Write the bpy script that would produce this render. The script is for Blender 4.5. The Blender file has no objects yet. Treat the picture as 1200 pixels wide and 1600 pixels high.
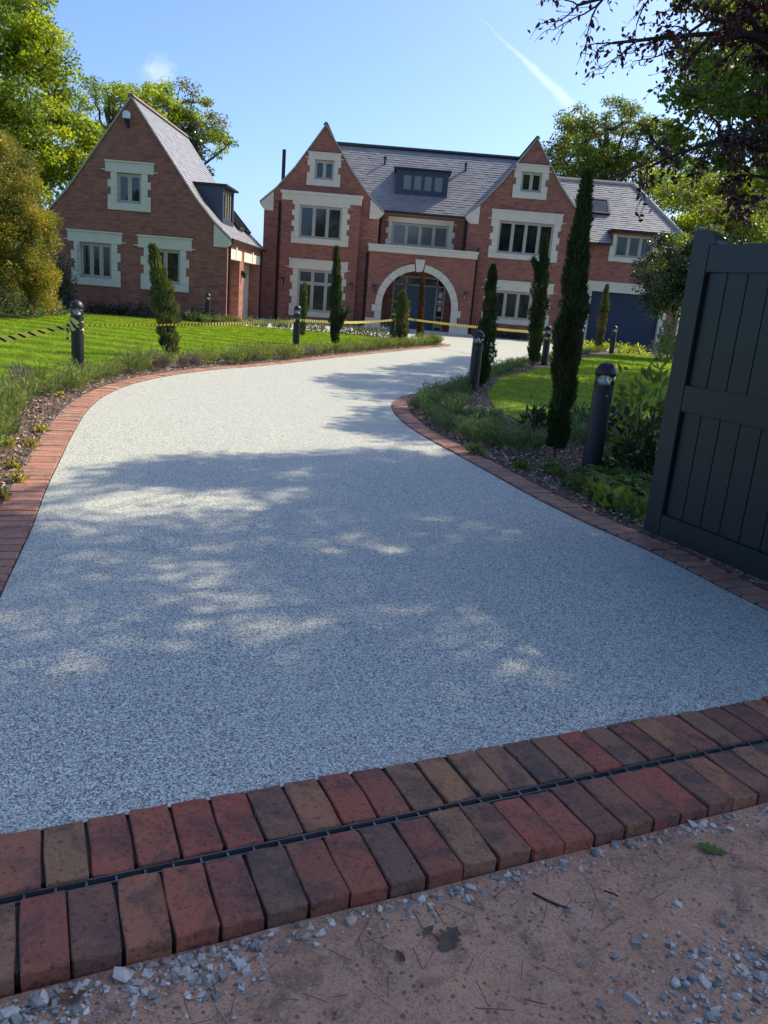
import bpy, bmesh, math, random
import numpy as np
from mathutils import Vector, Matrix
from mathutils.geometry import tessellate_polygon

# ------------------------------------------------------------------ camera, sky, sun, exposure
S = bpy.context.scene
C = S.collection
F_PX, CAM_H = 1230.0, 1.5
PITCH, ROLL = math.atan(338 / F_PX), math.atan(.082)
_cp, _sp, _c, _s = math.cos(PITCH), math.sin(PITCH), math.cos(ROLL), math.sin(ROLL)
A_F = np.array([0, _cp, -_sp]); _r0 = np.array([1., 0, 0]); _u0 = np.array([0, _sp, _cp])
A_R = _c * _r0 + _s * _u0; A_U = -_s * _r0 + _c * _u0
cam = bpy.data.cameras.new('camera'); camo = bpy.data.objects.new('camera', cam); C.objects.link(camo)
cam.sensor_fit = 'HORIZONTAL'; cam.sensor_width = 36; cam.lens = F_PX / 1200 * 36
cam.clip_start = .05; cam.clip_end = 3000
camo.matrix_world = Matrix(((A_R[0], A_U[0], -A_F[0], 0), (A_R[1], A_U[1], -A_F[1], 0), (A_R[2], A_U[2], -A_F[2], CAM_H), (0, 0, 0, 1)))
S.camera = camo

def ray(px, py): return A_F * F_PX + A_R * (px - 600) + A_U * (800 - py)
def gnd(px, py, z=0.):
    d = ray(px, py); t = (z - CAM_H) / d[2]; return np.array([0, 0, CAM_H]) + t * d
def atY(px, py, Y):
    d = ray(px, py); return np.array([0, 0, CAM_H]) + d * (Y / d[1])

SUN_AZ, SUN_EL = math.radians(57), math.radians(46)          # to the right of the view, beyond the house
sdir = Vector((math.sin(SUN_AZ) * math.cos(SUN_EL), math.cos(SUN_AZ) * math.cos(SUN_EL), math.sin(SUN_EL)))
W = bpy.data.worlds.new('World'); S.world = W; W.use_nodes = True
nt = W.node_tree; nt.nodes.clear()
def N(t, kind, **kw):
    n = t.nodes.new(kind)
    for k, v in kw.items(): setattr(n, k, v)
    return n
wo = N(nt, 'ShaderNodeOutputWorld'); bg = N(nt, 'ShaderNodeBackground'); bg.inputs[1].default_value = .11
sky = N(nt, 'ShaderNodeTexSky'); sky.sky_type = 'NISHITA'; sky.sun_disc = False
sky.sun_elevation = SUN_EL; sky.sun_rotation = SUN_AZ; sky.air_density = .7; sky.dust_density = 2.0; sky.ozone_density = 8.0; sky.altitude = 0
# high cloud: a contrail and a small wisp, as directions in the sky
tcw = N(nt, 'ShaderNodeTexCoord')
def wmath(op, a, b=None, c=None, t=None):
    t = t or nt
    n = N(t, 'ShaderNodeMath', operation=op)
    for i, v in enumerate((a, b, c)):
        if v is None: continue
        if hasattr(v, 'is_output'): t.links.new(v, n.inputs[i])
        else: n.inputs[i].default_value = v
    return n.outputs[0]
def unit(v): v = np.array(v, float); return v / np.linalg.norm(v)
d1, d2 = unit(ray(735, 15)), unit(ray(897, 168))
nb = unit(np.cross(d1, d2)); al = unit(d2 - d1 * (d2 @ d1)); ang = math.acos(d1 @ d2)
def wdot(v):
    n = N(nt, 'ShaderNodeVectorMath', operation='DOT_PRODUCT'); nt.links.new(tcw.outputs['Generated'], n.inputs[0]); n.inputs[1].default_value = tuple(v); return n.outputs['Value']
def ramp(x, a, b, t=None, lo=0., hi=1.):
    t = t or nt
    n = N(t, 'ShaderNodeMapRange', interpolation_type='SMOOTHSTEP'); t.links.new(x, n.inputs[0])
    n.inputs[1].default_value = a; n.inputs[2].default_value = b; n.inputs[3].default_value = lo; n.inputs[4].default_value = hi; return n.outputs[0]
wn = N(nt, 'ShaderNodeTexNoise'); wn.inputs['Scale'].default_value = 38; wn.inputs['Detail'].default_value = 6; wn.inputs['Roughness'].default_value = .62
nt.links.new(tcw.outputs['Generated'], wn.inputs['Vector'])
across = wmath('ADD', wdot(nb), wmath('MULTIPLY', wmath('SUBTRACT', wn.outputs[0], .5), .011))
along = wmath('ARCTAN2', wdot(al), wdot(d1))
width = wmath('ADD', .0012, wmath('MULTIPLY', ramp(along, 0, ang), .0075))
band = ramp(wmath('DIVIDE', wmath('ABSOLUTE', across), width), 1.0, .0)
trail = wmath('MULTIPLY', wmath('MULTIPLY', band, ramp(along, -.02, ang * .75, lo=0, hi=.38)), ramp(along, ang * 2.2, ang * 1.5))
dc = unit(ray(243, 112)); cx_, cy_ = unit(np.cross(dc, [0, 0, 1])), None
cy_ = unit(np.cross(dc, cx_))
rr = wmath('SQRT', wmath('ADD', wmath('POWER', wmath('MULTIPLY', wdot(cx_), 42), 2), wmath('POWER', wmath('MULTIPLY', wdot(cy_), 62), 2)))
wisp = wmath('MULTIPLY', wmath('MULTIPLY', ramp(wmath('ADD', rr, wmath('MULTIPLY', wmath('SUBTRACT', wn.outputs[0], .5), 2.2)), 1.1, .1), .33), ramp(wdot(dc), 0, .5))
cl = wmath('MINIMUM', wmath('ADD', trail, wisp), 1)
mx = N(nt, 'ShaderNodeMix', data_type='RGBA'); nt.links.new(cl, mx.inputs['Factor']); nt.links.new(sky.outputs[0], mx.inputs['A']); mx.inputs['B'].default_value = (4.6, 4.8, 4.9, 1)
nt.links.new(mx.outputs['Result'], bg.inputs[0]); nt.links.new(bg.outputs[0], wo.inputs[0])
sl = bpy.data.lights.new('sun', 'SUN'); sl.energy = 2.75; sl.angle = math.radians(.53); sl.color = (1, .885, .665)
so = bpy.data.objects.new('sun', sl); C.objects.link(so); so.rotation_euler = (-sdir).to_track_quat('-Z', 'Y').to_euler(); so.location = (20, 15, 30)
V = S.view_settings; V.view_transform = 'Standard'; V.look = 'None'; V.gamma = 1; V.use_curve_mapping = False; V.exposure = 1.33
S.cycles.use_denoising = True
S.cycles.max_bounces = 8; S.cycles.transparent_max_bounces = 12; S.cycles.diffuse_bounces = 4

# ------------------------------------------------------------------ helpers
rng = np.random.default_rng(7); R = random.Random(11)
def new_obj(name, me, mat=None, parent=None):
    o = bpy.data.objects.new(name, me); C.objects.link(o)
    if mat is not None and not me.materials: me.materials.append(mat)
    if parent is not None: adopt(o, parent)
    return o
ROOTLOC = {}
def adopt(o, parent):
    o.parent = parent
    l = ROOTLOC.get(parent.name)
    if l is not None: o.matrix_parent_inverse = Matrix.Translation(-Vector(l))
def root(name, loc, world=True):
    """an Empty at the thing's base; with world=True its parts are given in world coordinates"""
    o = bpy.data.objects.new(name, None); C.objects.link(o); o.location = loc; o.empty_display_size = .2
    if world: ROOTLOC[o.name] = tuple(loc)
    return o
def tag(o, label=None, cat=None, group=None, kind=None):
    if label: o['label'] = label
    if cat: o['category'] = cat
    if group: o['group'] = group
    if kind: o['kind'] = kind
    return o
class MB:
    def __init__(s): s.v = []; s.f = []
    def box(s, x0, x1, y0, y1, z0, z1):
        b = len(s.v); s.v += [(x, y, z) for z in (z0, z1) for y in (y0, y1) for x in (x0, x1)]
        s.f += [tuple(b + i for i in q) for q in ((0, 2, 3, 1), (4, 5, 7, 6), (0, 1, 5, 4), (2, 6, 7, 3), (0, 4, 6, 2), (1, 3, 7, 5))]; return s
    def quad(s, *p): b = len(s.v); s.v += [tuple(q) for q in p]; s.f.append(tuple(range(b, b + len(p)))); return s
    def prism(s, poly, holes=(), axis='Y', a=0., b=1.):
        """2-D outline with holes extruded from a to b along an axis"""
        loops = [poly] + list(holes)
        flat = [p for l in loops for p in l]
        def P(p, d): return {'Y': (p[0], d, p[1]), 'X': (d, p[0], p[1]), 'Z': (p[0], p[1], d)}[axis]
        tris = tessellate_polygon([[Vector((p[0], p[1], 0)) for p in l] for l in loops])
        o = len(s.v); n = len(flat)
        s.v += [P(p, a) for p in flat] + [P(p, b) for p in flat]
        for t in tris:
            s.f.append(tuple(o + i for i in t)); s.f.append(tuple(o + n + i for i in reversed(t)))
        k = 0
        for l in loops:
            m = len(l)
            for i in range(m):
                j = (i + 1) % m; s.f.append((o + k + i, o + k + j, o + n + k + j, o + n + k + i))
            k += m
        return s
    def tube(s, pts, rad, sides=6, cap=True):
        pts = [np.array(p, float) for p in pts]; n = len(pts); b = len(s.v)
        rad = [rad] * n if not hasattr(rad, '__len__') else rad
        up = np.array([.13, .21, .97])
        for i, p in enumerate(pts):
            t = pts[min(i + 1, n - 1)] - pts[max(i - 1, 0)]; t = t / (np.linalg.norm(t) + 1e-9)
            a = np.cross(t, up); 
            if np.linalg.norm(a) < .05: a = np.cross(t, [1, 0, 0])
            a /= np.linalg.norm(a); c = np.cross(t, a)
            for k in range(sides):
                th = 2 * math.pi * k / sides; s.v.append(tuple(p + rad[i] * (math.cos(th) * a + math.sin(th) * c)))
        for i in range(n - 1):
            for k in range(sides):
                k2 = (k + 1) % sides; s.f.append((b + i * sides + k, b + i * sides + k2, b + (i + 1) * sides + k2, b + (i + 1) * sides + k))
        if cap: s.f.append(tuple(b + (n - 1) * sides + k for k in range(sides))); s.f.append(tuple(b + k for k in reversed(range(sides))))
        return s
    def lathe(s, prof, sides=20, cx=0, cy=0):
        b = len(s.v); n = len(prof)
        for r, z in prof:
            for k in range(sides):
                th = 2 * math.pi * k / sides; s.v.append((cx + r * math.cos(th), cy + r * math.sin(th), z))
        for i in range(n - 1):
            for k in range(sides):
                k2 = (k + 1) % sides; s.f.append((b + i * sides + k, b + i * sides + k2, b + (i + 1) * sides + k2, b + (i + 1) * sides + k))
        s.f.append(tuple(b + k for k in reversed(range(sides)))); s.f.append(tuple(b + (n - 1) * sides + k for k in range(sides)))
        return s
    def mesh(s, name, fix=True, smooth=False):
        me = bpy.data.meshes.new(name); me.from_pydata(s.v, [], s.f); 
        if fix:
            bm = bmesh.new(); bm.from_mesh(me); bmesh.ops.recalc_face_normals(bm, faces=bm.faces); bm.to_mesh(me); bm.free()
        if smooth: me.polygons.foreach_set('use_smooth', [True] * len(me.polygons))
        me.update(); return me
    def build(s, name, mat, parent=None, fix=True, smooth=False): return new_obj(name, s.mesh(name, fix, smooth), mat, parent)
def np_mesh(name, verts, nper, smooth=False):
    """verts (n, nper, 3): n separate polygons"""
    n = len(verts); me = bpy.data.meshes.new(name)
    me.vertices.add(n * nper); me.vertices.foreach_set('co', np.ascontiguousarray(verts, dtype=np.float32).ravel())
    me.loops.add(n * nper); me.loops.foreach_set('vertex_index', np.arange(n * nper, dtype=np.int32))
    me.polygons.add(n); me.polygons.foreach_set('loop_start', np.arange(n, dtype=np.int32) * nper)
    me.update(calc_edges=True); me.validate(); return me
def copy_tree(o, loc=None, rz=None, sc=None, parent=None):
    c = o.copy(); C.objects.link(c)
    if parent is not None: c.parent = parent
    if loc is not None: c.location = loc
    if rz is not None: c.rotation_euler = (o.rotation_euler[0], o.rotation_euler[1], rz)
    if sc is not None: c.scale = sc if hasattr(sc, '__len__') else (sc,) * 3
    for ch in list(o.children): copy_tree(ch, parent=c)
    return c
def spline(pts, step):
    """smooth polyline through pts, resampled at a step"""
    P = [np.array(p, float) for p in pts]; out = []
    for i in range(len(P) - 1):
        p0, p1, p2, p3 = P[max(i - 1, 0)], P[i], P[i + 1], P[min(i + 2, len(P) - 1)]
        for t in np.linspace(0, 1, 24, endpoint=False):
            out.append(.5 * (2 * p1 + (p2 - p0) * t + (2 * p0 - 5 * p1 + 4 * p2 - p3) * t * t + (3 * p1 - p0 - 3 * p2 + p3) * t ** 3))
    out.append(P[-1]); out = np.array(out)
    d = np.r_[0, np.cumsum(np.linalg.norm(np.diff(out, axis=0), axis=1))]
    q = np.arange(0, d[-1], step); return np.stack([np.interp(q, d, out[:, k]) for k in range(out.shape[1])], 1)
def inside(P, poly):
    x, y = P[:, 0], P[:, 1]; r = np.zeros(len(P), bool); n = len(poly)
    for i in range(n):
        x0, y0 = poly[i][:2]; x1, y1 = poly[(i + 1) % n][:2]
        m = ((y0 > y) != (y1 > y)); 
        with np.errstate(divide='ignore', invalid='ignore'): r ^= m & (x < (x1 - x0) * (y - y0) / (y1 - y0) + x0)
    return r
def dist_line(P, line):
    line = np.asarray(line, float)[:, :2]; best = np.full(len(P), 1e9)
    for a, b in zip(line[:-1], line[1:]):
        ab = b - a; t = np.clip(((P[:, :2] - a) @ ab) / (ab @ ab + 1e-12), 0, 1); best = np.minimum(best, np.linalg.norm(P[:, :2] - (a + t[:, None] * ab), axis=1))
    return best

# ------------------------------------------------------------------ materials
def mat_new(name):
    m = bpy.data.materials.new(name); m.use_nodes = True; t = m.node_tree; t.nodes.clear()
    o = N(t, 'ShaderNodeOutputMaterial'); p = N(t, 'ShaderNodeBsdfPrincipled'); t.links.new(p.outputs[0], o.inputs[0]); return m, t, p, o
def mixc(t, f, a, b, mode='MIX'):
    n = N(t, 'ShaderNodeMix', data_type='RGBA', blend_type=mode)
    for s, v in (('Factor', f), ('A', a), ('B', b)):
        if hasattr(v, 'is_output'): t.links.new(v, n.inputs[s])
        elif s == 'Factor': n.inputs[s].default_value = v
        else: n.inputs[s].default_value = (*v, 1)
    return n.outputs['Result']
def noise(t, vec, scale, detail=4, rough=.55, dist=0.):
    n = N(t, 'ShaderNodeTexNoise'); n.inputs['Scale'].default_value = scale; n.inputs['Detail'].default_value = detail; n.inputs['Roughness'].default_value = rough; n.inputs['Distortion'].default_value = dist
    if vec is not None: t.links.new(vec, n.inputs['Vector'])
    return n.outputs['Fac']
def crampn(t, x, stops):
    n = N(t, 'ShaderNodeValToRGB'); e = n.color_ramp.elements
    while len(e) > 1: e.remove(e[-1])
    e[0].position = stops[0][0]; e[0].color = (*stops[0][1], 1)
    for p, c in stops[1:]: q = e.new(p); q.color = (*c, 1)
    t.links.new(x, n.inputs[0]); return n.outputs[0]
def bump(t, p, h, strength=.4, dist=.01):
    b = N(t, 'ShaderNodeBump'); b.inputs['Strength'].default_value = strength; b.inputs['Distance'].default_value = dist; t.links.new(h, b.inputs['Height']); t.links.new(b.outputs[0], p.inputs['Normal'])
def objcoord(t): return N(t, 'ShaderNodeTexCoord').outputs['Object']
def worldpos(t): return N(t, 'ShaderNodeNewGeometry').outputs['Position']
def simple(name, col, rough=.6, var=.15, scale=8, metal=0., bmp=0., spec=.5):
    m, t, p, o = mat_new(name); v = worldpos(t); f = noise(t, v, scale, 5)
    t.links.new(mixc(t, f, tuple(c * (1 - var) for c in col), tuple(min(1, c * (1 + var)) for c in col)), p.inputs['Base Color'])
    p.inputs['Roughness'].default_value = rough; p.inputs['Metallic'].default_value = metal; p.inputs['Specular IOR Level'].default_value = spec
    if bmp: bump(t, p, noise(t, v, scale * 6, 5), bmp, .004)
    return m
def leafmat(name, c1, c2, trans=.4, tint=(1.25, 1.2, .5), rough=.45, spec=.4, patch=None):
    m, t, p, o = mat_new(name); g = N(t, 'ShaderNodeNewGeometry')
    col = mixc(t, g.outputs['Random Per Island'], c1, c2)
    nz = noise(t, g.outputs['Position'], .9, 3)
    if patch: col = mixc(t, ramp(nz, .48, .68, t), col, patch)
    hs = N(t, 'ShaderNodeHueSaturation'); t.links.new(col, hs.inputs['Color'])
    t.links.new(ramp(noise(t, g.outputs['Position'], 2.3, 3), .25, .75, t, .72, 1.3), hs.inputs['Value']); col = hs.outputs[0]
    t.links.new(col, p.inputs['Base Color']); p.inputs['Roughness'].default_value = rough; p.inputs['Specular IOR Level'].default_value = spec
    tr = N(t, 'ShaderNodeBsdfTranslucent'); t.links.new(mixc(t, 1., col, tint, 'MULTIPLY'), tr.inputs[0])
    ms = N(t, 'ShaderNodeMixShader'); ms.inputs[0].default_value = trans; t.links.new(p.outputs[0], ms.inputs[1]); t.links.new(tr.outputs[0], ms.inputs[2]); t.links.new(ms.outputs[0], o.inputs[0])
    return m
M = {}
def wall_brick():
    m, t, p, o = mat_new('wall_brick'); g = N(t, 'ShaderNodeNewGeometry')
    sp = N(t, 'ShaderNodeSeparateXYZ'); t.links.new(g.outputs['Position'], sp.inputs[0]); sn = N(t, 'ShaderNodeSeparateXYZ'); t.links.new(g.outputs['True Normal'], sn.inputs[0])
    u = wmath('ADD', wmath('MULTIPLY', sp.outputs[0], wmath('ABSOLUTE', sn.outputs[1], t=t), t=t), wmath('MULTIPLY', sp.outputs[1], wmath('ABSOLUTE', sn.outputs[0], t=t), t=t), t=t)
    cb = N(t, 'ShaderNodeCombineXYZ'); t.links.new(u, cb.inputs[0]); t.links.new(sp.outputs[2], cb.inputs[1])
    br = N(t, 'ShaderNodeTexBrick'); t.links.new(cb.outputs[0], br.inputs['Vector']); br.offset = .5
    for k, v in (('Scale', 1.), ('Mortar Size', .007), ('Mortar Smooth', .2), ('Bias', 0.), ('Brick Width', .225), ('Row Height', .075)): br.inputs[k].default_value = v
    br.inputs['Color1'].default_value = (.38, .122, .078, 1); br.inputs['Color2'].default_value = (.255, .082, .06, 1); br.inputs['Mortar'].default_value = (.28, .18, .13, 1)
    # a second tone per brick: coarse cells the size of a brick
    mp = N(t, 'ShaderNodeMapping'); t.links.new(cb.outputs[0], mp.inputs[0]); mp.inputs['Scale'].default_value = (4.444, 13.333, 1)
    wn_ = N(t, 'ShaderNodeTexWhiteNoise', noise_dimensions='2D'); sf = N(t, 'ShaderNodeVectorMath', operation='FLOOR'); t.links.new(mp.outputs[0], sf.inputs[0]); t.links.new(sf.outputs[0], wn_.inputs[0])
    c = mixc(t, ramp(wn_.outputs[0], .68, .9, t, 0, .45), br.outputs[0], (.42, .18, .12)); c = mixc(t, ramp(wn_.outputs[0], .24, .05, t, 0, .42), c, (.12, .055, .05))
    big = noise(t, g.outputs['Position'], .55, 4); c = mixc(t, ramp(big, .35, .7, t, 0, .35), c, (.29, .125, .09))
    # pale lime bloom near the corner by the garage
    bl = N(t, 'ShaderNodeVectorMath', operation='DISTANCE'); sc = N(t, 'ShaderNodeVectorMath', operation='MULTIPLY'); t.links.new(g.outputs['Position'], sc.inputs[0]); sc.inputs[1].default_value = (1, .3, .55); t.links.new(sc.outputs[0], bl.inputs[0]); bl.inputs[1].default_value = (8.35, 11.6, 1.9)
    eff = wmath('MULTIPLY', ramp(bl.outputs['Value'], .75, .15, t), ramp(noise(t, g.outputs['Position'], 5, 5, .7), .5, .62, t), t=t)
    c = mixc(t, wmath('MULTIPLY', eff, .6, t=t), c, (.55, .5, .46))
    t.links.new(c, p.inputs['Base Color']); p.inputs['Roughness'].default_value = .85
    bump(t, p, wmath('SUBTRACT', 1., br.outputs['Fac'], t=t), .6, .008); return m
M['brick'] = wall_brick()
M['stone'] = simple('sandstone', (.68, .61, .49), .8, .14, 3, bmp=.2)
M['frame'] = simple('taupe_window_paint', (.43, .39, .32), .45, .06)
M['dark'] = simple('anthracite_metal', (.011, .012, .015), .45, .2)
M['lead'] = simple('dark_lead_cladding', (.035, .05, .085), .5, .2)
M['navy'] = simple('navy_paint', (.010, .026, .062), .5, .1, 2)
M['blue'] = simple('blue_door_paint', (.035, .085, .14), .4, .1)
M['render'] = simple('porch_render', (.42, .32, .22), .8, .1)
M['paper'] = simple('white_paper', (.75, .75, .72), .7, .03)
M['oak'] = simple('verge_mortar', (.40, .35, .29), .8, .15, 6)
M['ridge'] = simple('ridge_tile', (.17, .12, .11), .7, .2, 6)
def glass():
    m, t, p, o = mat_new('window_glass'); g = worldpos(t)
    t.links.new(crampn(t, noise(t, g, 1.6, 3), [(.35, (.006, .009, .010)), (.7, (.028, .034, .032))]), p.inputs['Base Color'])
    p.inputs['Roughness'].default_value = .04; p.inputs['IOR'].default_value = 1.6; 
    bump(t, p, noise(t, g, 1.3, 1), .12, .02); return m
M['glass'] = glass()
def blind_reflect():
    m, t, p, o = mat_new('blind_and_painted_reflection'); p.inputs['Base Color'].default_value = (.13, .125, .115, 1); p.inputs['Roughness'].default_value = .06; p.inputs['IOR'].default_value = 1.6; return m
M['blind_reflect'] = blind_reflect()  # flat grey panes: blind in the middle window, reflection painted into the dormer's
def slate():
    m, t, p, o = mat_new('slate'); g = N(t, 'ShaderNodeNewGeometry')
    c = crampn(t, g.outputs['Random Per Island'], [(0, (.21, .205, .21)), (.5, (.245, .235, .235)), (.85, (.27, .255, .25)), (1, (.30, .275, .265))])
    c = mixc(t, ramp(noise(t, g.outputs['Position'], 1.1, 5), .45, .75, t, 0, .25), c, (.31, .29, .275))
    t.links.new(c, p.inputs['Base Color']); p.inputs['Roughness'].default_value = .42; p.inputs['Specular IOR Level'].default_value = .6
    bump(t, p, noise(t, g.outputs['Position'], 30, 4), .3, .006); return m
M['slate'] = slate()
def paver(name, tones, seedmix):
    m, t, p, o = mat_new(name); oi = N(t, 'ShaderNodeObjectInfo'); oc = objcoord(t)
    ad = N(t, 'ShaderNodeVectorMath', operation='ADD'); t.links.new(oc, ad.inputs[0])
    sc = N(t, 'ShaderNodeVectorMath', operation='SCALE'); cbx = N(t, 'ShaderNodeCombineXYZ'); t.links.new(oi.outputs['Random'], cbx.inputs[0]); t.links.new(oi.outputs['Random'], cbx.inputs[1]); t.links.new(cbx.outputs[0], sc.inputs[0]); sc.inputs['Scale'].default_value = 53.
    t.links.new(sc.outputs[0], ad.inputs[1]); v = ad.outputs[0]
    base = crampn(t, oi.outputs['Random'], tones)
    big = noise(t, v, 7, 3, .6, .4); fine = noise(t, v, 60, 7, .78); mid = noise(t, v, 20, 6, .7, .3); grit = noise(t, v, 210, 3, .7)
    c = mixc(t, ramp(big, .46, .62, t, 0, seedmix), base, (.085, .058, .05))
    c = mixc(t, ramp(mid, .50, .68, t, 0, .6), c, (.42, .17, .08))
    c = mixc(t, ramp(fine, .48, .34, t, 0, .85), c, (.022, .013, .012))
    c = mixc(t, ramp(fine, .56, .72, t, 0, .5), c, (.36, .24, .18))
    c = mixc(t, ramp(grit, .42, .30, t, 0, .7), c, (.015, .01, .01)); c = mixc(t, ramp(grit, .62, .72, t, 0, .45), c, (.42, .33, .27))
    t.links.new(c, p.inputs['Base Color']); p.inputs['Roughness'].default_value = .82
    bump(t, p, wmath('ADD', fine, wmath('MULTIPLY', mid, 1.5, t=t), t=t), 1.0, .010); return m
M['paver'] = paver('threshold_paver', [(0, (.42, .092, .054)), (.2, (.47, .135, .072)), (.36, (.31, .10, .062)), (.52, (.20, .112, .074)), (.66, (.45, .155, .08)), (.8, (.47, .235, .10)), (.92, (.27, .13, .08)), (1, (.52, .25, .11))], .58)
M['paver2'] = paver('edging_paver', [(0, (.40, .18, .12)), (.3, (.48, .235, .155)), (.5, (.35, .155, .11)), (.7, (.45, .235, .155)), (.85, (.28, .15, .115)), (1, (.52, .29, .20))], .4)
M['joint'] = simple('joint_sand', (.085, .062, .05), .95, .5, 60)
M['joint2'] = simple('dark_joint_sand', (.03, .022, .018), .95, .4, 40)
def resin():
    m, t, p, o = mat_new('resin_bound_gravel'); g = worldpos(t)
    v1 = N(t, 'ShaderNodeTexVoronoi'); v1.inputs['Scale'].default_value = 185; t.links.new(g, v1.inputs['Vector']); 
    sp = N(t, 'ShaderNodeSeparateColor'); t.links.new(v1.outputs['Color'], sp.inputs[0])
    c = crampn(t, sp.outputs[0], [(0, (.065, .07, .066)), (.16, (.195, .205, .185)), (.38, (.39, .40, .35)), (.66, (.57, .575, .48)), (.86, (.71, .71, .59)), (1, (.87, .87, .76))])
    c = mixc(t, ramp(v1.outputs['Distance'], .5, .8, t, 0, .6), c, (.05, .05, .05))
    c = mixc(t, ramp(noise(t, g, .7, 4), .35, .7, t, 0, .22), c, (.40, .41, .35))
    c = mixc(t, ramp(noise(t, g, 9, 3), .55, .75, t, 0, .15), c, (.46, .45, .42)); c = mixc(t, ramp(noise(t, g, 2.4, 5, .65, .5), .52, .72, t, 0, .22), c, (.25, .25, .225))
    t.links.new(c, p.inputs['Base Color']); p.inputs['Roughness'].default_value = .62; p.inputs['Specular IOR Level'].default_value = .35
    bump(t, p, v1.outputs['Distance'], -.55, .004); return m
M['resin'] = resin()
def soil():
    m, t, p, o = mat_new('red_sandy_soil'); g = worldpos(t)
    a, b, f = noise(t, g, 2.3, 5, .6), noise(t, g, 9, 7, .7, .3), noise(t, g, 95, 6, .8)
    c = mixc(t, ramp(a, .4, .62, t), (.74, .42, .265), (.63, .35, .215))
    c = mixc(t, ramp(b, .48, .62, t, 0, .85), c, (.38, .22, .14)); c = mixc(t, ramp(b, .42, .30, t, 0, .6), c, (.66, .39, .25))
    c = mixc(t, ramp(f, .56, .68, t, 0, .6), c, (.62, .50, .41)); c = mixc(t, ramp(f, .46, .32, t, 0, .6), c, (.26, .15, .095))
    vg = N(t, 'ShaderNodeTexVoronoi'); vg.inputs['Scale'].default_value = 230; t.links.new(g, vg.inputs['Vector']); sg = N(t, 'ShaderNodeSeparateColor'); t.links.new(vg.outputs['Color'], sg.inputs[0])
    vp = N(t, 'ShaderNodeTexVoronoi'); vp.inputs['Scale'].default_value = 75; t.links.new(g, vp.inputs['Vector']); sp9 = N(t, 'ShaderNodeSeparateColor'); t.links.new(vp.outputs['Color'], sp9.inputs[0])
    c = mixc(t, ramp(sg.outputs[0], .3, .0, t, 0, .5), c, (.20, .115, .075)); c = mixc(t, ramp(sg.outputs[0], .75, 1., t, 0, .5), c, (.74, .52, .38))
    peb = wmath('MULTIPLY', ramp(sp9.outputs[0], .86, .9, t), ramp(vp.outputs['Distance'], .5, .35, t), t=t); c = mixc(t, wmath('MULTIPLY', peb, .7, t=t), c, (.55, .47, .40))
    drk = wmath('MULTIPLY', ramp(sp9.outputs[1], .88, .92, t), ramp(vp.outputs['Distance'], .5, .35, t), t=t); c = mixc(t, wmath('MULTIPLY', drk, .7, t=t), c, (.13, .085, .06))
    t.links.new(c, p.inputs['Base Color']); p.inputs['Roughness'].default_value = .95; p.inputs['Specular IOR Level'].default_value = .2
    bump(t, p, wmath('ADD', f, wmath('MULTIPLY', b, 2.5, t=t), t=t), 1.0, .012); return m
M['soil'] = soil()
M['mulch'] = simple('bark_mulch_bed', (.085, .058, .042), .95, .5, 25, bmp=.5)
def chipmat():
    m, t, p, o = mat_new('bark_chip'); g = N(t, 'ShaderNodeNewGeometry')
    t.links.new(crampn(t, g.outputs['Random Per Island'], [(0, (.10, .06, .04)), (.35, (.24, .15, .10)), (.7, (.38, .26, .18)), (1, (.55, .43, .31))]), p.inputs['Base Color']); p.inputs['Roughness'].default_value = .85; return m
M['chip'] = chipmat()
M['lawn_base'] = simple('lawn_turf', (.11, .19, .014), .9, .4, 14)
M['land'] = simple('rough_grass_land', (.05, .075, .02), .95, .4, .6)
M['grass'] = leafmat('grass_blade', (.165, .275, .014), (.27, .39, .028), .5, (1.35, 1.25, .35), .5, .3, patch=(.22, .29, .035))
M['bark'] = simple('tree_bark', (.075, .06, .047), .9, .4, 9, bmp=.6)
M['bark_dark'] = simple('dark_branch_bark', (.028, .020, .019), .85, .4, 12, bmp=.4)
def gravelmat():
    m, t, p, o = mat_new('limestone_chipping'); g = N(t, 'ShaderNodeNewGeometry'); oi = N(t, 'ShaderNodeObjectInfo')
    x = wmath('FRACT', wmath('ADD', g.outputs['Random Per Island'], oi.outputs['Random'], t=t), t=t)
    c = crampn(t, x, [(0, (.17, .165, .145)), (.35, (.30, .29, .25)), (.6, (.44, .42, .36)), (.8, (.56, .51, .43)), (.92, (.36, .26, .19)), (1, (.76, .71, .62))])
    c = mixc(t, ramp(noise(t, g.outputs['Position'], 45, 5, .7), .45, .7, t, 0, .6), c, (.33, .25, .20))
    t.links.new(c, p.inputs['Base Color']); p.inputs['Roughness'].default_value = .75; bump(t, p, noise(t, g.outputs['Position'], 90, 4), .4, .004); return m
M['gravel'] = gravelmat()
def tapemat():
    m, t, p, o = mat_new('hazard_tape'); uv = N(t, 'ShaderNodeUVMap'); sp = N(t, 'ShaderNodeSeparateXYZ'); t.links.new(uv.outputs[0], sp.inputs[0])
    f = wmath('FRACT', wmath('ADD', wmath('MULTIPLY', sp.outputs[0], 7.2, t=t), wmath('MULTIPLY', sp.outputs[1], .55, t=t), t=t), t=t)
    t.links.new(mixc(t, wmath('GREATER_THAN', f, .66, t=t), (.90, .80, .28), (.012, .012, .012)), p.inputs['Base Color']); p.inputs['Roughness'].default_value = .35
    tr = N(t, 'ShaderNodeBsdfTranslucent'); t.links.new(mixc(t, wmath('GREATER_THAN', f, .66, t=t), (.90, .80, .28), (.012, .012, .012)), tr.inputs[0])
    ms = N(t, 'ShaderNodeMixShader'); ms.inputs[0].default_value = .35; t.links.new(p.outputs[0], ms.inputs[1]); t.links.new(tr.outputs[0], ms.inputs[2]); t.links.new(ms.outputs[0], o.inputs[0]); return m
M['tape'] = tapemat()
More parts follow.
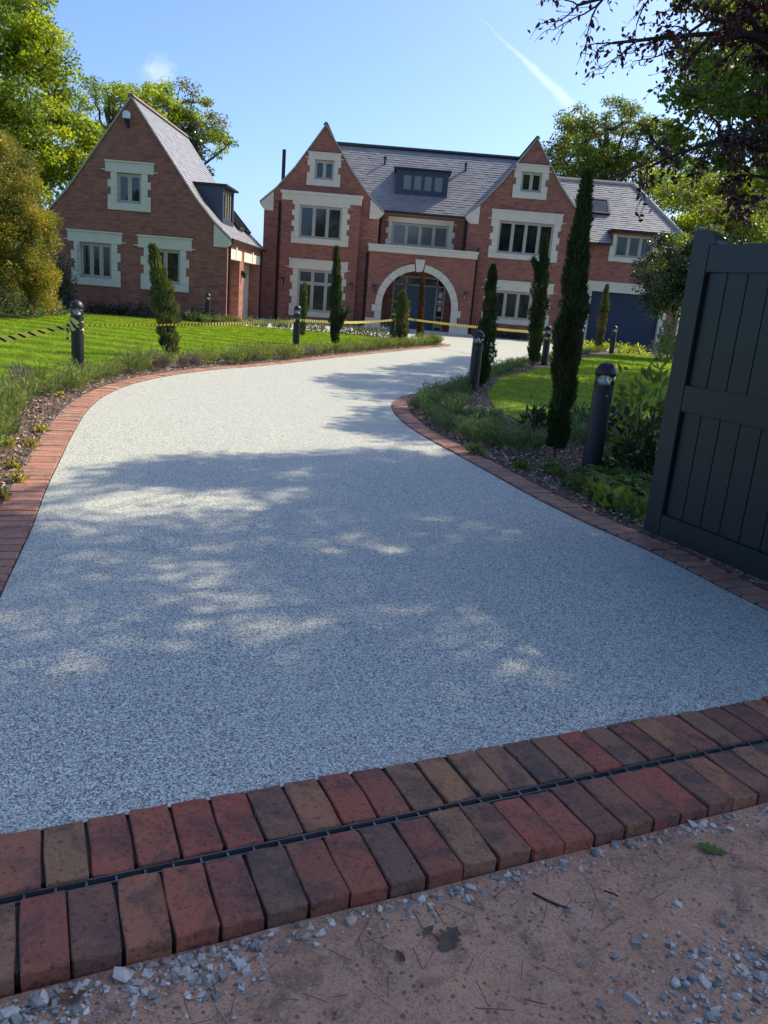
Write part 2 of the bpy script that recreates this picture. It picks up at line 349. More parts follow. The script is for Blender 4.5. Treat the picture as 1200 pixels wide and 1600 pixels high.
def clearmat():
    m, t, p, o = mat_new('clear_lamp_lens'); p.inputs['Roughness'].default_value = .03; p.inputs['IOR'].default_value = 1.45; p.inputs['Transmission Weight'].default_value = 0
    p.inputs['Base Color'].default_value = (.9, .92, .9, 1); tb = N(t, 'ShaderNodeBsdfTransparent'); tb.inputs[0].default_value = (.93, .95, .93, 1)
    fr = N(t, 'ShaderNodeFresnel'); fr.inputs[0].default_value = 1.5; gl = N(t, 'ShaderNodeBsdfGlossy'); gl.inputs['Roughness'].default_value = .04
    ms = N(t, 'ShaderNodeMixShader'); t.links.new(wmath('ADD', fr.outputs[0], .03, t=t), ms.inputs[0]); t.links.new(tb.outputs[0], ms.inputs[1]); t.links.new(gl.outputs[0], ms.inputs[2]); t.links.new(ms.outputs[0], o.inputs[0]); return m
M['lens'] = clearmat()
M['alu'] = simple('brushed_aluminium', (.70, .71, .72), .35, .08, 20, metal=.35)
M['drain'] = simple('galvanised_steel', (.12, .125, .125), .5, .25, 30, metal=.4)
M['gate'] = simple('gate_paint', (.009, .0155, .0155), .38, .10, 3, bmp=.06, spec=.5)
M['binm'] = simple('green_plastic', (.02, .16, .09), .5, .15)
M['white'] = simple('white_plastic', (.75, .76, .76), .4, .05)
# foliage
M['lf_maple'] = leafmat('leaf_bright_maple', (.24, .33, .025), (.39, .44, .04), .6, (1.3, 1.25, .42))
M['lf_mid'] = leafmat('leaf_mid_green', (.11, .18, .03), (.20, .27, .045), .5)
M['lf_olive'] = leafmat('leaf_olive', (.12, .14, .03), (.21, .21, .05), .45)
M['lf_gold'] = leafmat('leaf_golden_conifer', (.20, .19, .025), (.44, .35, .045), .35, patch=(.12, .14, .035))
M['lf_copper'] = leafmat('leaf_copper', (.022, .010, .013), (.075, .022, .022), .35, (1.7, .7, .6), .35, .5)
M['lf_cypress'] = leafmat('leaf_cypress', (.03, .06, .024), (.075, .11, .036), .25, rough=.6, spec=.2, patch=(.085, .08, .03))
M['lf_cypress_light'] = leafmat('leaf_cypress_light', (.07, .105, .035), (.16, .175, .06), .25, rough=.6, spec=.2, patch=(.17, .13, .06))
M['lf_dead'] = leafmat('leaf_dead_cypress', (.11, .06, .035), (.19, .10, .055), .15, (1, .8, .6), .7, .1)
M['lf_lav'] = leafmat('leaf_lavender', (.135, .19, .055), (.245, .29, .095), .3, rough=.6, spec=.2)
M['lf_lavshade'] = leafmat('leaf_lavender_painted_shade', (.09, .155, .06), (.18, .26, .10), .25, rough=.6, spec=.2)  # same lavender, darkened: the right bed's shade is put into the leaf colour
M['lf_lavgrey'] = leafmat('leaf_faded_lavender', (.13, .11, .085), (.22, .18, .14), .2, (1, .95, .9), .7, .1)
M['lf_yellow'] = leafmat('leaf_yellow', (.30, .30, .025), (.42, .36, .04), .4)
M['lf_dark'] = leafmat('leaf_dark_laurel', (.02, .042, .018), (.05, .08, .03), .25, rough=.28, spec=.6)
M['lf_fern'] = leafmat('leaf_fern', (.085, .14, .028), (.15, .21, .045), .4)
M['lf_pale'] = leafmat('leaf_pale_shrub', (.10, .13, .07), (.20, .22, .13), .3)
M['lf_dry'] = leafmat('leaf_dry_brown', (.10, .07, .05), (.20, .14, .10), .2, (1, .9, .7), .7, .2)

# ------------------------------------------------------------------ layout lines (metres, from ground pixels)
TH = math.radians(24.6); UX = np.array([math.cos(TH), math.sin(TH)]); VX = np.array([-math.sin(TH), math.cos(TH)])
def uv2(u, v): q = UX * u + VX * v; return (q[0], q[1])
LI = [(-1.16, 1.66), (-1.42, 2.4), (-1.75, 3.39), (-2.08, 4.45), (-2.37, 5.31), (-2.73, 6.46), (-3.02, 7.4), (-3.40, 8.75), (-3.64, 10.0), (-3.70, 11.4), (-3.50, 12.81), (-3.07, 14.21), (-2.50, 15.5), (-1.45, 18.6), (-.1, 22.4), (1.14, 25.76), (1.75, 27.3), (1.78, 28.4), (1.1, 29.1)]
RI = [(2.62, 3.32), (2.30, 3.75), (2.08, 4.22), (1.80, 4.97), (1.46, 5.67), (1.2, 6.33), (.89, 7.26), (.30, 9.04), (.06, 10.2), (-.02, 11.1), (.03, 11.8), (.20, 12.5), (.45, 13.1), (1.0, 15), (2.2, 19), (3.6, 23), (5.6, 27.5), (7.5, 32), (9.2, 34.2), (12.5, 35.4)]
li = spline(LI, .115); ri = spline(RI, .115)
def offset(line, d):
    t = np.gradient(line, axis=0); t /= np.linalg.norm(t, axis=1)[:, None]; return line + d * np.stack([-t[:, 1], t[:, 0]], 1)
lo, ro = offset(li, .24), offset(ri, -.24)

# ------------------------------------------------------------------ setting: land, drive, beds, lawns, soil
def sheet(name, poly, z, mat, zfun=None):
    m = MB(); tr = tessellate_polygon([[Vector((p[0], p[1], 0)) for p in poly]])
    m.v = [(p[0], p[1], z) for p in poly]; m.f = [tuple(t) for t in tr]
    me = m.mesh(name); 
    if len(me.polygons) and sum(p.normal.z for p in me.polygons) < 0: me.flip_normals()
    return tag(new_obj(name, me, mat), kind='structure')
sheet('ground', [(-900, -900), (900, -900), (900, 1500), (-900, 1500)], -.14, M['land'])
sheet('driveway', [uv2(-6, 2.045), uv2(3.2, 2.045), (3.4, 4.5), (24, 20), (24, 46), (-16, 46), (-16, 29), (-6, 20), (-8, 4)], 0., M['resin'])
lbed = [tuple(p) for p in lo[::3]] + [(.6, 29.5), (-1.5, 30.0), (-5.2, 29.6), (-6.2, 29.9), (-30, 29.9), (-30, -1), uv2(-6, 1.5), uv2(-1.8, 2.05)]
sheet('planting_bed', lbed, .014, M['mulch'])
rbed = [tuple(p) for p in ro[::3]] + [(22, 36), (30, 30), (30, -2), uv2(3.4, 1.7)]
sheet('planting_bed', rbed, .014, M['mulch'])
llawn = [(-3.2, 4.6), (-3.75, 6.4), (-4.25, 8.4), (-4.6, 10.2), (-4.72, 12.0), (-4.45, 14.2), (-3.95, 16.2), (-3.05, 18.9), (-1.85, 22.3), (-.75, 25.4), (.3, 27.9), (-1.3, 29.2), (-5.2, 28.9), (-7.5, 28.7), (-30, 28.5), (-30, 2)]
sheet('lawn', llawn, .022, M['lawn_base'])
rlawn = [(1.75, 10.3), (1.5, 11.6), (1.6, 13.7), (2.25, 16.8), (3.4, 19.6), (4.45, 22.2), (6.55, 27), (8.5, 31.3), (12, 33.2), (24, 33), (24, 10.2), (4, 9.9), (2.6, 9.9)]
sheet('lawn', rlawn, .022, M['lawn_base'])
# bare soil in front of the threshold: a fine uneven sheet
def soil_h(x, y):
    r = np.random.default_rng(3); h = np.zeros_like(x)
    for k in range(46):
        f = r.uniform(2, 24) if k < 26 else r.uniform(24, 80); a = r.uniform(0, 6.28); h += np.sin(f * (x * math.cos(a) + y * math.sin(a)) + r.uniform(0, 6.28)) * .012 / (1 + f * .2)
    return h
us, vs = np.arange(-2.6, 4.6, .02), np.arange(-2.2, 1.55, .02)
UU, VV = np.meshgrid(us, vs); XX = UU * UX[0] + VV * VX[0]; YY = UU * UX[1] + VV * VX[1]
def soil_z(u, v):
    x = u * UX[0] + v * VX[0]; y = u * UX[1] + v * VX[1]
    return -.030 + soil_h(x, y) * (1 - .85 * np.clip((v - 1.28) / .2, 0, 1)) - .006 * np.clip((v - 1.3) / .2, 0, 1)
ZZ = soil_z(UU, VV); nu = len(us); idx = np.arange(len(us) * len(vs)).reshape(len(vs), nu)
me = bpy.data.meshes.new('soil'); me.from_pydata(np.stack([XX, YY, ZZ], -1).reshape(-1, 3).tolist(), [], np.stack([idx[:-1, :-1], idx[:-1, 1:], idx[1:, 1:], idx[1:, :-1]], -1).reshape(-1, 4).tolist())
me.polygons.foreach_set('use_smooth', [True] * len(me.polygons)); tag(new_obj('bare_soil', me, M['soil']), kind='structure')

# ------------------------------------------------------------------ pavers, threshold, slot drain
def brick_mesh(L, Wd, H, seed, bev=.005):
    """worn paver: an uneven ten point outline with a chamfered top edge"""
    r = random.Random(seed); w, l = Wd / 2, L / 2; k = .004
    out = [(-w + k, -l), (0, -l), (w - k, -l), (w, -l * .9), (w, .0), (w, l * .9), (w - k, l), (0, l), (-w + k, l), (-w, l * .05)]
    out = [(x + r.uniform(-.0028, .0018) * (1 if x > 0 else -1), y + r.uniform(-.0035, .002) * (1 if y > 0 else -1)) for x, y in out]
    m = MB(); n = len(out)
    m.v = [(x * (1 - bev / w), y * (1 - bev / l), r.uniform(-.0015, .0015)) for x, y in out] + [(x, y, -bev * 1.1 + r.uniform(-.002, .001)) for x, y in out] + [(x, y, -H) for x, y in out]
    m.f = [tuple(range(n))] + [(i, i + n, (i + 1) % n + n, (i + 1) % n) for i in range(n)] + [(i + n, i + 2 * n, (i + 1) % n + 2 * n, (i + 1) % n + n) for i in range(n)]
    me = m.mesh('brick'); return me
th_m = [brick_mesh(.237, .1092, .085, i, .0032) for i in range(8)]
ed_m = [brick_mesh(.228, .1075, .06, 50 + i, .004) for i in range(6)]
for m_ in th_m: m_.materials.append(M['paver'])
for m_ in ed_m: m_.materials.append(M['paver2'])
def course(label, v0, v1, ucoords, shift):
    b = MB(); p = [uv2(ucoords[0] - .1, v0 + .03), uv2(ucoords[-1] + .1, v0 + .03), uv2(ucoords[-1] + .1, v1), uv2(ucoords[0] - .1, v1)]
    b.prism(p, axis='Z', a=-.10, b=-.009); base = tag(b.build('brick_course', M['joint']), label, 'paving')
    for u in ucoords:
        o = new_obj('brick', R.choice(th_m)); o.parent = base; q = uv2(u + R.uniform(-.0015, .0015), (v0 + v1) / 2 + R.uniform(-.004, .004))
        o.location = (q[0], q[1], .006 + R.uniform(-.004, .005)); o.rotation_euler = (R.uniform(-.012, .012), R.uniform(-.016, .016), TH + R.uniform(-.012, .012) + (math.pi if R.random() < .5 else 0))
course('upper course of dark red pavers between the resin drive and the slot drain', 1.8135, 2.0505, np.arange(-1.83, 3.5, .1148) + .0265, 0)
course('lower course of dark red pavers along the edge of the bare soil', 1.5425, 1.7800, np.arange(-1.83, 3.5, .1118) + .0165, 0)
dr = root('slot_drain', (*uv2(.8, 1.797), -.06)); tag(dr, 'narrow black metal slot drain running between the two paver courses', 'drain')
b = MB(); b.prism([uv2(-1.9, 1.774), uv2(3.5, 1.774), uv2(3.5, 1.82), uv2(-1.9, 1.82)], axis='Z', a=-.11, b=-.045); b.build('channel', simple('drain_channel_black', (.006, .006, .007), .8), dr)
for va, vb in ((1.7825, 1.7862), (1.8078, 1.8115)):
    b = MB(); b.prism([uv2(-1.9, va), uv2(3.5, va), uv2(3.5, vb), uv2(-1.9, vb)], axis='Z', a=-.05, b=.0005); b.build('rail', M['drain'], dr)
cb_me = None
for u in np.arange(-1.88, 3.48, .0725):
    if cb_me is None: cb_me = MB().box(-.003, .003, -.0112, .0112, -.03, -.002).mesh('cross_bar')
    o = new_obj('cross_bar', cb_me, M['drain'], dr); q = uv2(u, 1.797); o.location = (q[0], q[1], 0); o.rotation_euler = (0, 0, TH)
def edging(label, inner, outer, ymax, sgn):
    k = max(i for i in range(len(inner)) if inner[i][1] < ymax) + 1
    b = MB(); poly = [tuple(p) for p in inner[:k:2]] + [tuple(p) for p in outer[:k:2][::-1]]
    b.prism(poly, axis='Z', a=-.06, b=.003); base = tag(b.build('brick_edging', M['joint2']), label, 'edging')
    t = np.gradient(inner, axis=0); n = 0
    for i in range(k):
        c = (inner[i] + outer[i]) / 2; a = math.atan2(t[i][1], t[i][0])
        if n >= 300: break
        n += 1
        o = new_obj('brick', R.choice(ed_m)); o.parent = base; o.location = (c[0], c[1], .014 + R.uniform(-.003, .004)); o.rotation_euler = (R.uniform(-.012, .012), R.uniform(-.02, .02), a + R.uniform(-.015, .015))
edging('curved soldier course of red pavers between the drive and the left bed', li, lo, 40, 1)
edging('curved soldier course of brown pavers between the drive and the right bed', ri, ro, 24, -1)

# ------------------------------------------------------------------ stones, leaves and twigs on the soil
def shards(pos, size, seed):
    r = np.random.default_rng(seed); n = len(pos); cube = np.array([[x, y, z] for z in (-1, 1) for y in (-1, 1) for x in (-1, 1)], float)
    v = cube[None] * r.uniform(.45, 1., (n, 8, 3)) * np.stack([r.uniform(.6, 1.2, n), r.uniform(.5, 1., n), r.uniform(.4, .75, n)], 1)[:, None] * size[:, None, None]
    a = r.uniform(0, 6.28, n); ti = r.normal(0, .35, n); ca, sa, ct, st = np.cos(a), np.sin(a), np.cos(ti), np.sin(ti)
    x, y, z = v[..., 0], v[..., 1], v[..., 2]; y, z = y * ct[:, None] - z * st[:, None], y * st[:, None] + z * ct[:, None]
    x, y = x * ca[:, None] - y * sa[:, None], x * sa[:, None] + y * ca[:, None]
    return np.stack([x, y, z], -1) + pos[:, None]
BOXF = ((0, 2, 3, 1), (4, 5, 7, 6), (0, 1, 5, 4), (2, 6, 7, 3), (0, 4, 6, 2), (1, 3, 7, 5))
def shard_mesh(name, v):
    n = len(v); me = bpy.data.meshes.new(name); f = (np.array(BOXF)[None] + 8 * np.arange(n)[:, None, None]).reshape(-1, 4)
    me.from_pydata(v.reshape(-1, 3).tolist(), [], f.tolist()); return me
r = np.random.default_rng(5)
def uvs_of(px, py): q = gnd(px, py, -.04)[:2]; return q @ UX, q @ VX
gp = []
for (u0, u1, va, vb, cnt) in ((-.5, .45, 1.38, 1.53, 650), (.45, 1.2, 1.47, 1.533, 210), (1.2, 3.4, 1.475, 1.533, 400), (-2.2, -.5, 1.1, 1.5, 500)):
    u = r.uniform(u0, u1, cnt); v = vb - np.abs(r.normal(0, (vb - va) * .55, cnt)); gp.append(np.stack([u, v], 1))
for (px, py, sx, cnt) in ((1130, 1530, .11, 220), (1180, 1500, .06, 80), (60, 1580, .10, 300), (300, 1500, .06, 200), (1060, 1590, .10, 120), (1190, 1250, .05, 120)):
    c = np.array(uvs_of(px, py)); gp.append(c + r.normal(0, sx, (cnt, 2)) * (1, .75))
u = r.uniform(-2, 3.5, 420); v = r.uniform(-.3, 1.5, 420); gp.append(np.stack([u, v], 1))
gp = np.concatenate(gp); gp = gp[gp[:, 1] < 1.528]
sz = np.clip(r.lognormal(-5.15, .55, len(gp)), .002, .017); sz[-420:] *= .6
rr9 = r.uniform(-.35, .3, len(gp))
P3 = np.stack([gp[:, 0] * UX[0] + gp[:, 1] * VX[0], gp[:, 0] * UX[1] + gp[:, 1] * VX[1], soil_z(gp[:, 0], gp[:, 1]) + sz * rr9], 1)
tag(new_obj('gravel', shard_mesh('gravel', shards(P3, sz, 9)), M['gravel']), 'small grey limestone chippings scattered over the bare soil', 'gravel', kind='stuff')
def stone_mesh(seed):
    rr_ = random.Random(seed); bm = bmesh.new(); bmesh.ops.create_icosphere(bm, subdivisions=1, radius=1)
    ax = [Vector((rr_.gauss(0, 1), rr_.gauss(0, 1), rr_.gauss(0, 1))).normalized() for _ in range(7)]
    for v in bm.verts:
        d = 1.; 
        for a in ax: d = min(d, .62 / max(.05, v.co.normalized().dot(a)) if v.co.normalized().dot(a) > .3 else 1.15)
        v.co *= d * rr_.uniform(.9, 1.08)
    me = bpy.data.meshes.new('stone'); bm.to_mesh(me); bm.free(); me.materials.append(M['gravel']); return me
st_m = [stone_mesh(i) for i in range(9)]
big = [(548, 1443, 20), (515, 1440, 10), (497, 1463, 13), (478, 1468, 16), (658, 1407, 16), (678, 1430, 9), (711, 1388, 12), (729, 1386, 10), (706, 1398, 9), (923, 1327, 17), (954, 1316, 10), (974, 1312, 15), (1004, 1310, 10), (1030, 1316, 12), (1015, 1308, 9), (1085, 1281, 15), (1120, 1266, 9), (1132, 1264, 8), (60, 1568, 26), (18, 1585, 24), (190, 1527, 24), (133, 1528, 15), (76, 1541, 12), (152, 1540, 11), (165, 1548, 9), (205, 1545, 9), (235, 1503, 14), (332, 1484, 14), (360, 1478, 11), (378, 1469, 13), (315, 1498, 14), (331, 1480, 9), (411, 1462, 12), (440, 1480, 11), (494, 1480, 12), (962, 1494, 14), (1005, 1466, 8), (1055, 1536, 16), (1130, 1484, 11), (1188, 1520, 22), (1100, 1508, 10), (1095, 1530, 12), (1120, 1535, 13), (1150, 1560, 14), (1165, 1540, 10), (1080, 1560, 11), (1110, 1590, 16), (1150, 1590, 12), (1185, 1555, 12), (955, 1409, 9), (875, 1372, 7), (680, 1435, 7), (1025, 1595, 12), (1060, 1588, 9)]
for i, (px, py, s_) in enumerate(big):
    q = gnd(px, py, -.035); dist = math.hypot(q[0], q[1]); rad = s_ * math.hypot(dist, 1.5) / F_PX * .62
    o = new_obj('loose_stone', R.choice(st_m)); o.scale = (rad * R.uniform(.9, 1.25), rad * R.uniform(.75, 1), rad * R.uniform(.55, .8)); o.rotation_euler = (R.uniform(-.3, .3), R.uniform(-.3, .3), R.uniform(0, 6.3))
    u_, v_ = q[:2] @ UX, q[:2] @ VX; v_ = min(v_, 1.527 - rad * .6); q2 = uv2(u_, v_); o.location = (q2[0], q2[1], float(soil_z(np.array(u_), np.array(v_))) + rad * .22)
    if px < 300: lb, gr = 'grey stone in the chippings at the lower left corner', 'stones at the lower left'
    elif px < 760: lb, gr = 'grey stone against the pavers left of centre', 'stones along the pavers left of centre'
    elif py < 1340: lb, gr = 'grey stone against the pavers towards the right', 'stones along the pavers at right'
    elif px > 1040: lb, gr = 'pale stone in the chippings of the lower right corner', 'stones at the lower right'
    else: lb, gr = 'single pale stone lying out on the bare red soil', 'stray stones on the soil'
    tag(o, lb, 'stone', gr)
def leaf_outline(kind):
    if kind == 'oak': pts = [(0, 0)] + [(x, y) for y, x in ((.12, .10), (.2, .26), (.3, .14), (.42, .34), (.52, .18), (.66, .34), (.74, .16), (.88, .18), (1, .0))]
    else: pts = [(0, 0), (.16, .2), (.24, .45), (.2, .7), (.08, .92), (0, 1)]
    return pts + [(-x, y) for x, y in pts[-2:0:-1]]
def ground_leaf(name, label, px, py, L, mat, kind, rz, curl, z=-.035):
    q = gnd(px, py, z); m = MB(); pts = leaf_outline(kind)
    f = lambda x, y, dz: (x * L, (y - .5) * L, curl * L * (x * x * 3 + (y - .5) ** 2) + dz)
    n = len(pts); m.v = [f(x, y, .0012) for x, y in pts] + [f(x, y, 0) for x, y in pts] + [f(0, .5, .0012), f(0, .5, 0)]
    for i in range(n):
        j = (i + 1) % n; m.f += [(i, j, 2 * n), (n + j, n + i, 2 * n + 1), (i, n + i, n + j, j)]
    o = m.build(name, mat); zz = z if z >= 0 else float(soil_z(np.array(q[:2] @ UX), np.array(q[:2] @ VX))) + .004
    o.location = (q[0], q[1], zz); o.rotation_euler = (R.uniform(-.15, .15), R.uniform(-.15, .15), rz); tag(o, label, 'leaf'); return o
ground_leaf('fallen_leaf', 'dry grey brown lobed leaf lying on the bare soil', 702, 1473, .085, M['lf_dry'], 'oak', 2.6, .3)
ground_leaf('fallen_leaf', 'green lobed leaf lying on the soil near the right edge', 1112, 1330, .085, M['lf_fern'], 'oak', 1.2, .15)
ground_leaf('fallen_leaf', 'curled tan leaf on the chippings at the lower left', 112, 1562, .06, M['lf_dead'], 'plain', -1.1, .9)
ground_leaf('fallen_leaf', 'small dark dead leaf on the soil below the pavers', 625, 1503, .04, M['lf_dead'], 'plain', .6, .9)
ground_leaf('fallen_leaf', 'small grey dry leaf beside the large lobed one', 668, 1462, .04, M['lf_dry'], 'plain', -.8, .6)
ground_leaf('fallen_leaf', 'small pale petal shaped leaf on the slot drain at left', 286, 1358, .03, M['lf_dry'], 'plain', -.9, .4, .012)
def twig(label, pts, rad, mat):
    q = [gnd(a, b_, -.03) for a, b_ in pts]; p3 = [(x[0], x[1], float(soil_z(np.array(x[:2] @ UX), np.array(x[:2] @ VX))) + rad * .8 + .002 * R.random()) for x in q]
    o = MB().tube(p3, rad, 5).build('twig', mat); tag(o, label, 'twig')
twig('dark broken twig lying on the bare soil right of centre', [(832, 1398), (850, 1408), (872, 1418), (886, 1422)], .0032, M['bark_dark'])
twig('thin pale stem lying on the soil at the bottom', [(820, 1556), (838, 1560), (856, 1562)], .0012, M['lf_dry'])
twig('short dark twig beside the pale sand patch', [(943, 1394), (955, 1398), (966, 1402)], .0022, M['bark_dark'])
twig('thin stalk with a leaf lying on the soil near the centre', [(645, 1420), (660, 1452), (690, 1470)], .0011, M['bark'])
# pine needles and straw: too many to count
n = 520; uu = r.uniform(-2, 3.2, n); vv = np.where(r.random(n) < .55, r.uniform(1.25, 1.5, n), r.uniform(.1, 1.5, n)); an = r.uniform(0, 6.28, n); ln = r.uniform(.012, .05, n)
onb = r.random(n) < .18; vv = np.where(onb, r.uniform(1.55, 2.02, n), vv)
px_ = uu * UX[0] + vv * VX[0]; py_ = uu * UX[1] + vv * VX[1]; pz_ = np.where(onb, .013, soil_z(uu, vv) + .004)
dx, dy = np.cos(an) * ln, np.sin(an) * ln; wx, wy = -np.sin(an) * .0009, np.cos(an) * .0009; tz = r.uniform(0, .006, n)
nv = np.stack([np.stack([px_ - dx - wx, py_ - dy - wy, pz_], 1), np.stack([px_ + dx - wx, py_ + dy - wy, pz_ + tz], 1), np.stack([px_ + dx + wx, py_ + dy + wy, pz_ + tz + .0008], 1), np.stack([px_ - dx + wx, py_ - dy + wy, pz_ + .0008], 1)], 1)
tag(new_obj('pine_needles', np_mesh('pine_needles', nv, 4), M['lf_dry']), 'dry pine needles and straw strewn over soil and pavers', 'needles', kind='stuff')

# ------------------------------------------------------------------ the house
house = root('brick_house', (1, 38, 0)); tag(house, 'large red brick house with twin gables, arched stone porch and slate roof', 'house')
outb = root('brick_outbuilding', (-9.9, 30, 0)); tag(outb, 'red brick garage block with one steep gable, left of the main house', 'building')
def bx(name, mat, parent, *a): return MB().box(*a).build(name, mat, parent)
def window(par, Y, x0, x1, z0, z1, n, lint=None, sur=None, blocks=3, transom=None, pane='glass', sill=True, stone_d=.035, open_first=False, depth=.10, fm='frame'):
    FM = M[fm]
    fr = MB(); t = .055; yf, yb = Y + depth - .05, Y + depth + .03
    fr.box(x0, x0 + t, yf, yb, z0, z1); fr.box(x1 - t, x1, yf, yb, z0, z1); fr.box(x0 + t, x1 - t, yf, yb, z0, z0 + t); fr.box(x0 + t, x1 - t, yf, yb, z1 - t, z1)
    w = fr.build('window', FM, par); cw = (x1 - x0 - 2 * t) / n
    for i in range(n):
        a, c = x0 + t + i * cw, x0 + t + (i + 1) * cw
        if i: bx('mullion', FM, w, a - .028, a + .028, yf + .006, yb - .006, z0 + t, z1 - t)
        s_ = .045; cf = MB(); a2, c2 = a + (.028 if i else 0), c - (.028 if i < n - 1 else 0)
        zz = [(z0 + t, z1 - t)] if not transom else [(z0 + t, transom - .025), (transom + .025, z1 - t)]
        for za, zb in zz:
            cf.box(a2, a2 + s_, yf + .012, yb - .01, za, zb); cf.box(c2 - s_, c2, yf + .012, yb - .01, za, zb); cf.box(a2 + s_, c2 - s_, yf + .012, yb - .01, za, za + s_); cf.box(a2 + s_, c2 - s_, yf + .012, yb - .01, zb - s_, zb)
            pn = MB().box(a2 + s_ - .005, c2 - s_ + .005, yf + .035, yf + .047, za + s_ - .005, zb - s_ + .005).build('pane', M[pane], w)
        cf.build('casement', FM, w)
    if transom: bx('transom', FM, w, x0 + t, x1 - t, yf + .004, yb - .004, transom - .025, transom + .025)
    if open_first:
        m_ = MB(); a = x0 + t; 
        for p_ in (0.,): m_.box(a - .02, a + .03, Y - .34, Y + .02, z0 + t, z0 + t + .045).box(a - .02, a + .03, Y - .34, Y + .02, z1 - t - .045, z1 - t).box(a - .02, a + .03, Y - .34, Y - .295, z0 + t + .045, z1 - t - .045)
        m_.build('open_casement', FM, w)
    ys = Y - stone_d
    if sur:
        xa, xb, zb_ = sur; top = lint[2] if lint else z1
        nb_ = blocks; hh = (top - z0) / nb_
        for side in (0, 1):
            for k in range(nb_):
                lng = (k % 2 == 0); e0, e1 = z0 + k * hh + .003, z0 + (k + 1) * hh - .003; ins = 0 if lng else .11
                if side == 0: bx('quoin', M['stone'], w, xa + ins, x0 + .004, ys + .001 * k, Y + .09, e0, e1)
                else: bx('quoin', M['stone'], w, x1 - .004, xb - ins, ys + .001 * k, Y + .09, e0, e1)
        if sill: bx('sill', M['stone'], w, xa, xb, ys - .02, Y + .09, zb_, z0 - .002)
    if lint:
        l = MB(); l.box(lint[0], lint[1], ys - .004, Y + .09, lint[2] + .002, lint[3] - .05); l.box(lint[0] - .03, lint[1] + .03, ys - .05, Y + .05, lint[3] - .05, lint[3])
        if sur: l.box(lint[0] - .14, lint[0] - .002, ys - .03, Y + .02, lint[2] + .05, lint[2] + .085); l.box(lint[1] + .002, lint[1] + .14, ys - .03, Y + .02, lint[2] + .05, lint[2] + .085)
        l.build('lintel', M['stone'], w)
    return w
def rect(x0, x1, z0, z1): return [(x0, z0), (x1, z0), (x1, z1), (x0, z1)]
def prof(cx, zt, segs):
    """roof profile: list of (distance from ridge, z)"""
    out = [(0, zt)]; 
    for d, s_ in segs: out.append((d, out[-1][1] - (d - out[-1][0]) * s_))
    return out
def pz(pr, d):
    for (a, za), (b_, zb) in zip(pr[:-1], pr[1:]):
        if d <= b_: return za + (zb - za) * (d - a) / (b_ - a)
    return pr[-1][1]
def gable_wall(name, par, cx, xl, xr, pr, Y, thick, holes, drop=.10, zbase=0.):
    pts = [(xl, zbase), (xr, zbase)]
    for d, z in reversed([p for p in pr if cx + p[0] < xr]): pass
    right = [(xr, pz(pr, xr - cx) - drop)] + [(cx + d, z - drop) for d, z in reversed(pr) if 0 < d < xr - cx] + [(cx, pr[0][1] - drop)]
    left = [(cx - d, z - drop) for d, z in pr if 0 < d < cx - xl] + [(xl, pz(pr, cx - xl) - drop)]
    return MB().prism(pts + right + left, holes, 'Y', Y, Y + thick).build(name, M['brick'], par)
def gable_roof(par, cx, pr, y0, y1, vis=None):
    """roof shell, verges and ridge; slates where the slope shows"""
    th = .09; up = [(cx - d, z) for d, z in reversed(pr)] + [(cx + d, z) for d, z in pr[1:]]; dn = [(x, z - th) for x, z in up]
    MB().prism(up + dn[::-1], (), 'Y', y0 + .05, y1).build('roof_deck', M['slate'], par)
    up2 = [(x, z + .012) for x, z in up]; dn2 = [(x, z - .06) for x, z in up]
    for half in (up2[:len(pr)], up2[len(pr) - 1:]):
        lowr = [(x, z - .085) for x, z in half]
        MB().prism(half + lowr[::-1], (), 'Y', y0 - .06, y0 + .05).build('verge', M['oak'], par)
    MB().prism([(cx - .12, pr[0][1] - .03), (cx + .12, pr[0][1] - .03), (cx + .05, pr[0][1] + .07), (cx - .05, pr[0][1] + .07)], (), 'Y', y0 - .07, y1).build('ridge', M['ridge'], par)
def slates(par, Pf, u0f, u1f, vmax, gauge=.155, wd=.26, seed=1, cut=None):
    """courses of separate slates on a slope: Pf(u, v) -> (point, normal); joined because they are far too many and small"""
    rr_ = random.Random(seed); V_ = []; F_ = []
    nv_ = int(vmax / gauge)
    for j in range(nv_):
        v0 = j * gauge; v1 = min(vmax, v0 + gauge * 1.25); a, e = u0f(v0), u1f(v0); u = a - (wd / 2 if j % 2 else 0) 
        while u < e:
            ua, ub = max(a, u + .003), min(e, u + wd - .003); u += wd
            if cut and v0 < cut[2]:
                if ua < cut[0] < ub: ub = cut[0]
                elif ua < cut[1] < ub: ua = cut[1]
                elif ua >= cut[0] and ub <= cut[1]: continue
            if ub - ua < .03: continue
            h = .02 + rr_.uniform(-.004, .006); k = len(V_)
            p0, n0 = Pf(ua, v0); p1, _ = Pf(ub, v0); p2, n2 = Pf(ub, v1); p3, _ = Pf(ua, v1)
            jit = rr_.uniform(-.004, .004)
            V_ += [p0 + n0 * h, p1 + n0 * (h + jit), p2 + n2 * .004, p3 + n2 * .004, p0 + n0 * .001, p1 + n0 * .001]
            F_ += [(k, k + 1, k + 2, k + 3), (k + 4, k + 5, k + 1, k), (k + 4, k, k + 3), (k + 5, k + 2, k + 1)]
    m = MB(); m.v = [tuple(p) for p in V_]; m.f = F_; o = m.build('slates', M['slate'], par, fix=False); o['kind'] = 'stuff'; return o
SEG = [(1.3, 1.42), (2.1, 1.15), (2.82, .88)]
